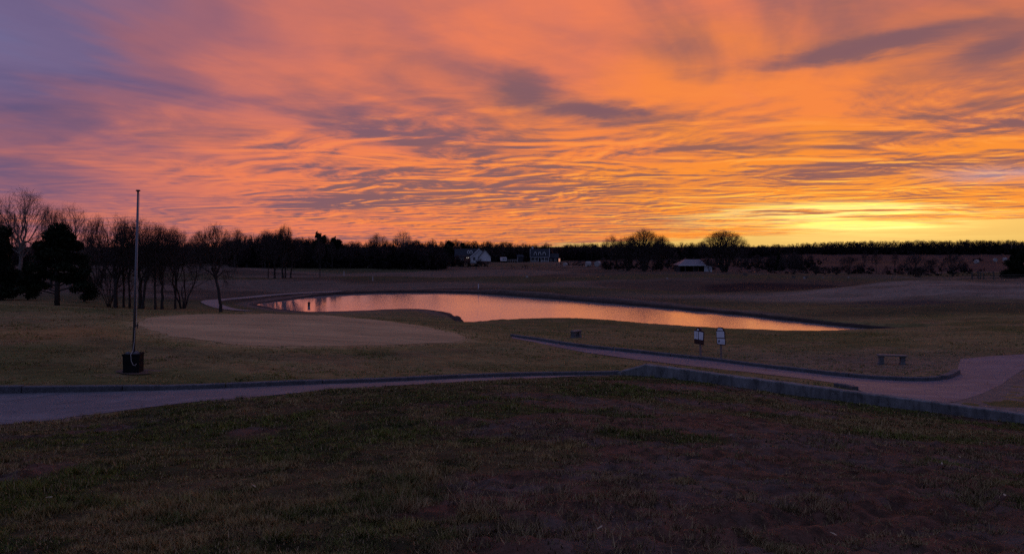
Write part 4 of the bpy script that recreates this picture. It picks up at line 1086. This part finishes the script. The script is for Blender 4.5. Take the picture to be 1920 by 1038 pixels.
TOPL = [(-200, 450), (60, 455), (180, 463), (250, 456), (330, 452), (400, 451), (430, 446), (450, 441), (500, 436), (560, 441), (620, 444), (660, 452), (720, 446), (780, 450), (830, 459)]
wood("wood", "dense dark bare wood on the slope beyond the pond", spots_px(-200, 830, 250, 232, 285, [(t, y-3) for t, y in TOPL], 8, 1) + spots_px(800, 862, 16, 262, 335, [(800, 454), (835, 462), (862, 478)], 6, 15) + spots_px(440, 835, 70, 225, 236, [(t, y+9) for t, y in TOPL], 7, 2))
TOPC = [(760, 452), (850, 452), (900, 455), (960, 456), (1000, 459), (1040, 460), (1120, 459), (1180, 458), (1300, 456), (1350, 458), (1420, 459), (1470, 460)]
wood("wood", "dark bare wood behind the white house and the dormer house", spots_px(760, 1120, 110, 455, 540, [(t, y-6) for t, y in TOPC], 7, 3) + spots_px(1060, 1460, 150, 480, 640, [(t, y-5) for t, y in TOPC], 6, 4) + spots_px(900, 990, 26, 400, 450, [(900, 462), (990, 463)], 5, 14))
TOPR = [(1380, 462), (1450, 460), (1500, 455), (1560, 452), (1700, 450), (1850, 449), (1930, 450), (2200, 452)]
wood("wood", "long low far wood on the skyline under the sunset", spots_px(1380, 2250, 330, 690, 820, [(t, y-1.5) for t, y in TOPR], 3.4, 5))
low = []
rg = random.Random(8)
for (xa, xb, n, da_, db_, ya, yb) in ((820, 905, 16, 262, 300, 482, 490), (800, 990, 26, 236, 262, 495, 500), (1050, 1120, 14, 275, 330, 488, 495), (1120, 1265, 34, 205, 240, 478, 500), (1100, 1260, 30, 186, 196, 507, 514), (1260, 1420, 20, 235, 300, 478, 488), (1262, 1345, 12, 186, 187.5, 505, 513), (1335, 1420, 16, 178, 200, 503, 513), (1400, 1500, 16, 215, 280, 474, 486), (1440, 1860, 50, 172, 178, 508, 513), (1500, 1880, 40, 395, 420, 482, 486), (1430, 1850, 46, 178, 235, 490, 507), (1440, 1520, 14, 230, 300, 470, 486)):
    for i in range(n):
        px = rg.uniform(xa, xb); d = rg.uniform(da_, db_); x_, y_ = (px-960)/F*d, d; ty = rg.uniform(ya, yb)
        h = (EYE - (ty-HORIZON)/F*d) - gz(x_, y_, 1)
        if h > 0.4: low.append((x_, y_, h))
tag(wood("scrub", "dark scrub and brush along the far field edges and gardens", low), "dark scrub and brush along the far field edges and gardens", "scrub")

# ================================================================== far buildings
def gable_roof(m_, x0, x1, y0, y1, ze, zr, along='x', over=0.4, th=0.18):
    """two sloping slabs meeting at a ridge"""
    if along == 'x':
        ym = (y0+y1)/2
        for ya, yb in ((y0-over, ym), (y1+over, ym)):
            zz = ze - over*(zr-ze)/((y1-y0)/2)
            m_.prism_x([(ya, zz), (yb, zr), (yb, zr+th), (ya, zz+th)] if ya < yb else [(yb, zr), (ya, zz), (ya, zz+th), (yb, zr+th)], x0-over, x1+over)
    else:
        xm = (x0+x1)/2; zz = ze - over*(zr-ze)/((x1-x0)/2)
        m_.prism([(x0-over, zz), (x0-over, zz+th), (xm, zr+th), (xm, zr)], y0-over, y1)
        m_.prism([(xm, zr), (xm, zr+th), (x1+over, zz+th), (x1+over, zz)], y0-over, y1)
    return m_
def window(par, x, z, w, h, y, frame='white'):
    f = MB(); t_ = 0.10
    f.box((x, y-0.03, z+h/2+t_/2), (w+2*t_, 0.10, t_)); f.box((x, y-0.03, z-h/2-t_/2), (w+2*t_, 0.14, t_))
    for sx in (-1, 1): f.box((x+sx*(w/2+t_/2), y-0.03, z), (t_, 0.10, h))
    f.box((x, y-0.025, z), (w, 0.05, 0.06)); f.box((x, y-0.02, z), (0.06, 0.05, h))
    o = f.build("window", frame, par); MB().box((x, y-0.002, z), (w, 0.02, h)).build("pane", 'glass', o)
    return o
# ---- white gabled house
d0 = 352.0; k = d0/F
hx, hy = (888-960)*k, d0; hz = EYE - (491.5-HORIZON)*k
X = lambda px: (px-888)*k
h1 = thing("white_house", "white gabled house with a dark roof and small dormers left of the white trailer", "house", (hx, hy, hz), math.radians(4))
MB().box(((X(854)+X(897))/2, 5, 1.2), (X(897)-X(854), 8, 3.6)).build("wall", 'brick', h1)
r1 = gable_roof(MB(), X(854), X(900), 1, 9, 2.6, 5.9).build("roof", 'shingle', h1)
wp_ = MB(); wp_.prism([(X(882), -0.6), (X(882), 2.9), (X(898.5), 6.3), (X(915), 2.9), (X(915), -0.6)], -0.8, 3.0); wp_.build("wall", 'white', h1)
gable_roof(MB(), X(882), X(915), -0.8, 7, 2.9, 6.35, 'y', 0.5).build("roof", 'shingle', h1)
rk_ = MB(); rk_.prism([(X(879.5), 2.15), (X(881.5), 2.15), (X(898.5), 5.75), (X(898.5), 6.35)], -1.5, -1.32); rk_.build("rake_board", 'white', h1)
wq = MB(); wq.prism([(X(898.2), -0.6), (X(898.2), 2.6), (X(908.5), 5.6), (X(919.5), 2.6), (X(919.5), -0.6)], -4.6, 1.5); wq.build("gable_wall", 'white', h1)
gable_roof(MB(), X(898.2), X(919.5), -4.6, 3, 2.6, 5.7, 'y', 0.45).build("roof", 'shingle', h1)
MB().box((X(908.8), -4.8, -0.2), (X(920)-X(898), 0.3, 1.5)).build("brick_base", 'brick', h1)
for px in (878.5, 883.5):
    dm = MB(); dm.prism([(X(px)-0.65, 3.9), (X(px)-0.65, 4.9), (X(px), 5.5), (X(px)+0.65, 4.9), (X(px)+0.65, 3.9)], 1.9, 4.6); dd = dm.build("dormer", 'white', h1)
    MB().box((X(px), 1.88, 4.55), (0.6, 0.04, 0.75)).build("pane", 'glass', dd)
for px, z in ((860, 1.5), (867, 1.5), (889, 1.6)): window(h1, X(px), z, 1.0, 1.3, 1.0 if px < 880 else -0.8)
for px in (875.5, 878.5): MB().box((X(px), 0.85, 2.05), (0.2, 0.15, 0.28)).build("porch_lamp", 'lamp', h1)
MB().tube([(X(864), 5.2, 5.4), (X(864), 5.2, 7.0)], 0.45, 4).build("chimney", 'brick', h1)
# ---- dormer house
d0 = 428.0; k = d0/F; hz = EYE - (492.5-HORIZON)*k
X = lambda px: (px-1012)*k
h2 = thing("dormer_house", "dark roofed house with three white dormers and a white railed porch", "house", ((1012-960)*k, d0, hz), math.radians(-3))
MB().box(((X(995)+X(1029))/2, 6.2, 1.2), (X(1029)-X(995), 8, 4.0)).build("wall", 'darkwall', h2)
gable_roof(MB(), X(995), X(1029), 0.2, 10.2, 3.1, 7.5, 'x', 0.3).build("roof", 'shingle', h2)
for px in (995, 1029):
    sgn = -1 if px < 1000 else 1
    e_ = MB(); x_ = X(px) + sgn*0.36
    for ya, yb, za, zb in ((-0.1, 5.2, 2.85, 7.45), (5.2, 10.5, 7.45, 2.85)):
        e_.prism_x([(ya, za), (yb, zb), (yb, zb+0.42), (ya, za+0.42)], x_-0.06, x_+0.06)
    e_.build("rake_board", 'white', h2)
for px in (1003.5, 1011.8, 1020.2):
    dm = MB(); dm.prism([(X(px)-0.85, 3.9), (X(px)-0.85, 5.5), (X(px), 6.35), (X(px)+0.85, 5.5), (X(px)+0.85, 3.9)], 1.4, 5.0); dd = dm.build("dormer", 'white', h2)
    MB().box((X(px), 1.38, 4.9), (0.95, 0.04, 1.15)).build("pane", 'glass', dd)
    dr = MB(); gable_roof(dr, X(px)-0.95, X(px)+0.95, 1.3, 5, 5.5, 6.45, 'y', 0.12, 0.12); dr.build("dormer_roof", 'shingle', dd)
po = MB(); po.box(((X(995)+X(1029))/2, 0.5, 0.45), (X(1029)-X(995), 2.2, 0.25)); po.build("porch_floor", 'darkwall', h2)
for px in (995.6, 1003, 1009.5, 1014.5, 1021, 1028.4): MB().box((X(px), -0.5, 1.7), (0.22, 0.22, 2.4)).build("porch_post", 'white', h2)
for a, b in ((995.6, 1009.5), (1014.5, 1028.4)):
    rl = MB(); rl.box(((X(a)+X(b))/2, -0.5, 1.35), (X(b)-X(a), 0.10, 0.12)); rl.box(((X(a)+X(b))/2, -0.5, 0.65), (X(b)-X(a), 0.10, 0.12))
    for q in np.linspace(X(a), X(b), 16)[1:-1]: rl.box((q, -0.5, 1.0), (0.07, 0.07, 0.6))
    rl.build("railing", 'white', h2)
MB().box(((X(995)+X(1029))/2, -0.55, 3.0), (X(1029)-X(995), 0.2, 0.2)).build("porch_beam", 'white', h2)
for px in (1000, 1006, 1018, 1024): window(h2, X(px), 1.9, 0.9, 1.3, 2.2)
MB().box((X(1012), 2.18, 1.65), (1.0, 0.06, 2.1)).build("door", 'darkwall', h2)
MB().box(((X(1029)+X(1047))/2+0.1, 6.5, 1.0), (X(1047)-X(1029), 6.5, 3.6)).build("wing_wall", 'darkwall', h2)
gable_roof(MB(), X(1029.5), X(1047), 3.2, 9.8, 2.7, 4.9, 'x', 0.25).build("wing_roof", 'shingle', h2)
for px in (1033, 1041.5): window(h2, X(px), 1.5, 0.9, 1.3, 3.25)
MB().box((X(1047)+0.55, 5.5, 1.0), (1.5, 4.5, 3.4)).build("side_porch", 'darkwall', h2)
MB().box((X(1047)+0.55, 3.2, 1.25), (0.9, 0.06, 2.1)).build("glow_panel", 'warm', h2)  # glowing panel added to make the orange patch at the wing's end
MB().box((X(998), 6, 8.0), (0.9, 0.9, 2.0)).build("chimney", 'white', h2)
# ---- open shed
d0 = 188.0; k = d0/F; sx_ = (1303-960)*k; hz = gz(sx_, d0, 1)
X = lambda px: (px-1303)*k
h3 = thing("open_shed", "low open-fronted shed with a grey hipped roof beside the fan-shaped tree", "shed", (sx_, d0, hz), 0)
ze, zr = (514-500)*k, (514-489.5)*k
rf = MB(); x0, x1, xr0, xr1 = X(1272), X(1321), X(1289), X(1318)
rf.add([(x0, -0.6, ze), (x1+0.3, -0.6, ze), (x1+0.3, 6.6, ze), (x0, 6.6, ze), (xr0, 3, zr), (xr1, 3, zr), (x0, -0.6, ze-0.12), (x1+0.3, -0.6, ze-0.12), (x1+0.3, 6.6, ze-0.12), (x0, 6.6, ze-0.12)],
       [(0, 1, 5, 4), (1, 2, 5), (2, 3, 4, 5), (3, 0, 4), (0, 6, 7, 1), (1, 7, 8, 2), (2, 8, 9, 3), (3, 9, 6, 0), (9, 8, 7, 6)])
rf.build("roof", 'tin', h3)
MB().box(((x0+x1)/2, 5.9, ze/2-0.1), (x1-x0-0.4, 0.2, ze)).build("back_wall", 'darkwall', h3)
for sx0 in (x0+0.3, x1): MB().box((sx0, 2.8, ze/2-0.1), (0.15, 6.0, ze)).build("side_wall", 'darkwall', h3)
MB().box(((x0+x1)/2, -0.62, ze-0.06), (x1-x0+0.3, 0.06, 0.18)).build("fascia", 'white', h3)
for q in (X(1284), X(1300), X(1320.5)): MB().box((q, -0.4, ze/2-0.15), (0.14, 0.14, ze+0.1)).build("post", 'white' if q > 1 else 'wood', h3)
an = MB(); an.prism([(X(1322), -0.3), (X(1322), ze*0.93), (X(1337), ze*0.80), (X(1337), -0.3)], 1.0, 5.5); an.build("side_room", 'white', h3)
MB().box((X(1307), 2.0, 0.65), (1.0, 1.8, 1.3), 0.1, 0.9).build("stored_crate", 'darkwall', h3)
# ---- trailer
d0 = 366.0; k = d0/F; hz = EYE - (491-HORIZON)*k
tr_ = thing("box_trailer", "white box trailer parked between the two houses", "trailer", ((944-960)*k, d0, hz), math.radians(8))
MB().box((0, 0, 1.35), (2.6, 4.6, 1.75)).build("body", 'white', tr_, bevel=0.06)
for q in (-0.35, 0.5): MB().box((q, -2.32, 1.45), (0.5, 0.03, 0.55)).build("door_panel", 'darkwall', tr_)
for q in (-1.1, 1.1):
    w_ = MB(); w_.tube([(q-0.12, 0, 0.35), (q+0.12, 0, 0.35)], 0.35, 14); w_.build("wheel", 'iron', tr_)
MB().tube([(0, 2.3, 0.45), (0, 3.6, 0.45)], 0.06, 6).build("tow_bar", 'iron', tr_)
# ---- yard fence and post
d0 = 372.0; k = d0/F; hz = EYE - (491-HORIZON)*k
yf = thing("yard_fence", "low pale rail fence right of the white trailer", "fence", ((961-960)*k, d0, hz), math.radians(-4))
for q in np.linspace(-2.2, 2.2, 5): MB().box((q, 0, 0.55), (0.14, 0.14, 1.5)).build("post", 'straw', yf)
for z in (0.65, 1.15): MB().box((0, -0.1, z), (4.6, 0.06, 0.14)).build("rail", 'straw', yf)
pb = thing("pump_house", "small dark shed left of the dormer house", "shed", ((976-960)*k, d0+20, hz-0.2), 0.1)
MB().box((0, 0, 1.1), (3.0, 2.6, 2.8)).build("wall", 'darkwall', pb); gable_roof(MB(), -1.5, 1.5, -1.3, 1.3, 2.5, 3.3, 'x', 0.2, 0.1).build("roof", 'shingle', pb)
MB().box((-1.35, -1.34, 1.3), (0.12, 0.06, 2.4)).build("corner_board", 'white', pb)

# ================================================================== bales, posts, rails
def bale(px, py, d, r, label, rz):
    k_ = d/F; o = MB(); n_ = 18
    o.tube([(-r*0.82, 0, r), (-r*0.78, 0, r), (r*0.78, 0, r), (r*0.82, 0, r)], [r*0.9, r, r, r*0.9], n_)
    q = o.build("hay_bale", 'straw', smooth=False); x_ = (px-960)*k_
    q.location = (x_, d, EYE - (py-HORIZON)*k_ if py else gz(x_, d, 1)); q.rotation_euler = (0, 0, rz); return tag(q, label, "bale", "pale round bales")
for a in ((1103, 0, 262, 0.95, "pale round bale by the gardens, left one of the close pair", 0.3), (1121, 0, 268, 1.0, "pale round bale by the gardens, right one of the close pair", 1.0),
          (1831, 0, 330, 0.85, "pale round bale alone on the far right field", 0.5), (1866, 0, 380, 0.9, "pale round bale, left one of two before the cedar", 1.2), (1884, 0, 400, 0.9, "pale round bale closest to the cedar on the far right field", 0.1),
          (1060, 0, 285, 0.7, "small pale bale lying right of the dormer house", 0.9)): bale(*a)
for i, (px, d, h, w, lb) in enumerate([(1823, 150, 1.5, 0.28, "thick dark fence post, first of the cluster before the right field"), (1834, 150, 1.75, 0.24, "tall dark fence post in the middle of the cluster"), (1838, 151, 1.6, 0.2, "dark fence post pressed beside the tall one"),
                                       (1844, 150, 1.3, 0.22, "short dark fence post at the right of the cluster"), (1863, 150, 1.55, 0.26, "single dark fence post left of the cedar"), (1705, 168, 2.4, 0.16, "thin tall dark post among the thorn trees")]):
    x_ = (px-960)/F*d; o = MB(); o.tube([(0, 0, -0.2), (0.02, 0, h*0.5), (0.0, 0, h-0.05), (0, 0, h)], [w/2, w/2, w/2.1, w/3], 8)
    q = o.build("fence_post", 'wood'); q.location = (x_, d, gz(x_, d, 1)); q.rotation_euler = (random.uniform(-.04, .04), random.uniform(-.05, .05), 0); tag(q, lb, "post", "dark posts by the right field")
rl = thing("rail_fence", "low dark rail fence running left of the cedar", "fence", (0, 0, 0))
for z in (0.35, 0.75):
    m_ = MB(); ps = [((px-960)/F*150.4, 150.4, gz((px-960)/F*150.4, 150.4, 1)+z) for px in np.linspace(1800, 1925, 12)]
    m_.tube(ps, 0.06, 5); m_.build("rail", 'wood', rl)
ut = thing("utility_pole", "thin utility pole on the skyline at the right wood's end", "pole", ((1897-960)/F*640, 640, gz((1897-960)/F*640, 640, 1)))
MB().tube([(0, 0, -0.3), (0, 0, 11.0)], [0.24, 0.15], 8).build("pole", 'palebark', ut); MB().box((0, 0, 10.2), (2.6, 0.15, 0.18)).build("cross_arm", 'wood', ut)

# ================================================================== grass
def blades(name, label, N_t, dlo, dhi, per, hgt, wid, seed, side_):
    rg = np.random.default_rng(seed)
    u = rg.uniform(-0.80, 0.80, N_t); d = np.exp(rg.uniform(math.log(dlo), math.log(dhi), N_t)); x = u*d; y = d
    dl = d_line(u)
    ok = (y < dl - 0.25) if side_ == 0 else (y > dl + 0.3)
    x, y = x[ok], y[ok]
    if side_ == 0:
        keep = (sdist(np.array(PATH1), x, y) > -0.16*rg.random(len(x))**2)
        dm = dirt_mask(x, y); keep &= rg.random(len(x)) > dm*(0.90 - 0.55*sstep(0.50, 0.62, fbm(x*1.6+31, y*2.0, 3)))
    else:
        keep = (sdist(np.array(PATH2), x, y) > 0.20*rg.random(len(x))) & (sdist(np.array(GREEN), x, y) > -0.5*rg.random(len(x))**2) & (sdist(np.array(GRAVEL), x, y) > 0.1) & (np.hypot(x-POLE[0], y-POLE[1]) > 0.95)
    cl_ = fbm(x*3.2, y*3.2, 3); keep &= (cl_ + rg.random(len(x))*0.26 > 0.52)
    x, y = x[keep], y[keep]; n = len(x)
    z = ground(x, y, side_) + (near_relief(x, y) if side_ == 0 else 0) - 0.008
    n1 = fbm(x*0.35+9, y*0.5, 4); n2 = fbm(x*1.3, y*1.6+4, 4)
    c = blend(np.broadcast_to(C(0.125, 0.130, 0.026), (n, 3)), C(0.255, 0.178, 0.070), sstep(0.40, 0.60, n1))
    c = blend(c, C(0.066, 0.080, 0.018), sstep(0.53, 0.68, n2)*0.8)
    if side_ == 0: c = blend(c, C(0.19, 0.118, 0.080), dirt_mask(x, y)*0.5)
    else: c = c*1.25
    c = c*(0.45 + 1.15*fbm(x*5+3, y*5, 2))[:, None]
    tall = 0.5 + 0.8*sstep(0.5, 0.75, fbm(x*0.9+20, y*0.9, 3)) + 0.9*sstep(0.45, 0.8, fbm(x*4, y*4+9, 2))
    X = np.repeat(x, per); Y = np.repeat(y, per); Z = np.repeat(z, per); m_ = len(X); D = np.maximum(Y, 5)
    X = X + rg.normal(0, 0.022, m_); Y = Y + rg.normal(0, 0.022, m_)
    a = rg.uniform(0, 6.283, m_); ln = rg.uniform(0.25, 1.3, m_)
    h = hgt*np.repeat(tall, per)*rg.uniform(0.5, 1.2, m_); w = wid*np.maximum(1, D/9)*rg.uniform(0.7, 1.3, m_)
    tx, ty = np.cos(a)*ln*h, np.sin(a)*ln*h; wx, wy = -np.sin(a)*w/2, np.cos(a)*w/2
    V = np.empty((m_, 3, 3)); V[:, 0] = np.column_stack([X-wx, Y-wy, Z]); V[:, 1] = np.column_stack([X+wx, Y+wy, Z]); V[:, 2] = np.column_stack([X+tx, Y+ty, Z+h])
    cc = np.repeat(c, per, 0)*rg.uniform(0.35, 1.65, (m_, 1)); dry = rg.random(m_) < 0.17; cc[dry] = C(0.36, 0.25, 0.13)*rg.uniform(0.6, 1.3, (dry.sum(), 1))
    me = np_mesh(name, V.reshape(-1, 3), np.arange(3*m_).reshape(m_, 3), 'blade', np.repeat(cc, 3, 0), False)
    return tag(link(name, me), label, "grass", kind='stuff')
blades("grass", "short patchy winter grass on the near slope", 185000, 4.3, 31, 5, 0.055, 0.0090, 21, 0)
blades("grass", "dormant mown grass round the green and behind the wall", 60000, 23.5, 60, 4, 0.045, 0.008, 22, 1)

# ================================================================== fallen leaves and a few stones
lf = MB(); lf.add([(-0.5, 0, 0.02), (-0.2, -0.22, 0.10), (0.25, -0.2, 0.06), (0.5, 0, 0.16), (0.2, 0.22, 0.12), (-0.25, 0.2, 0.03), (0, 0, 0.0)], [(0, 1, 6), (1, 2, 6), (2, 3, 6), (3, 4, 6), (4, 5, 6), (5, 0, 6)])
lme = lf.mesh("fallen_leaf", 'leaf')
rg = random.Random(77)
for (px, py) in [(1745, 955), (1738, 961), (1850, 876), (1797, 863), (1766, 880), (1830, 900), (1884, 938), (1650, 968), (1370, 820), (1384, 825), (1560, 1000), (1700, 925), (1815, 1030), (475, 920), (375, 872), (92, 940), (1125, 1000)]:
    p = unproject(px, py, 0); z = gz(p[0], p[1], 0) + float(near_relief(np.array([p[0]]), np.array([p[1]]))[0])
    o = link("fallen_leaf", lme); s_ = rg.uniform(0.055, 0.11) * (1.0 if px > 1200 else 0.7)
    o.location = (p[0], p[1], z + 0.035); o.scale = (s_, s_*rg.uniform(0.5, 0.9), s_); o.rotation_euler = (rg.uniform(-0.5, 0.5), rg.uniform(-0.5, 0.5), rg.uniform(0, 6.28))
    tag(o, "pale dry fallen leaf lying on the near slope", "leaf", "dry leaves on the near slope")
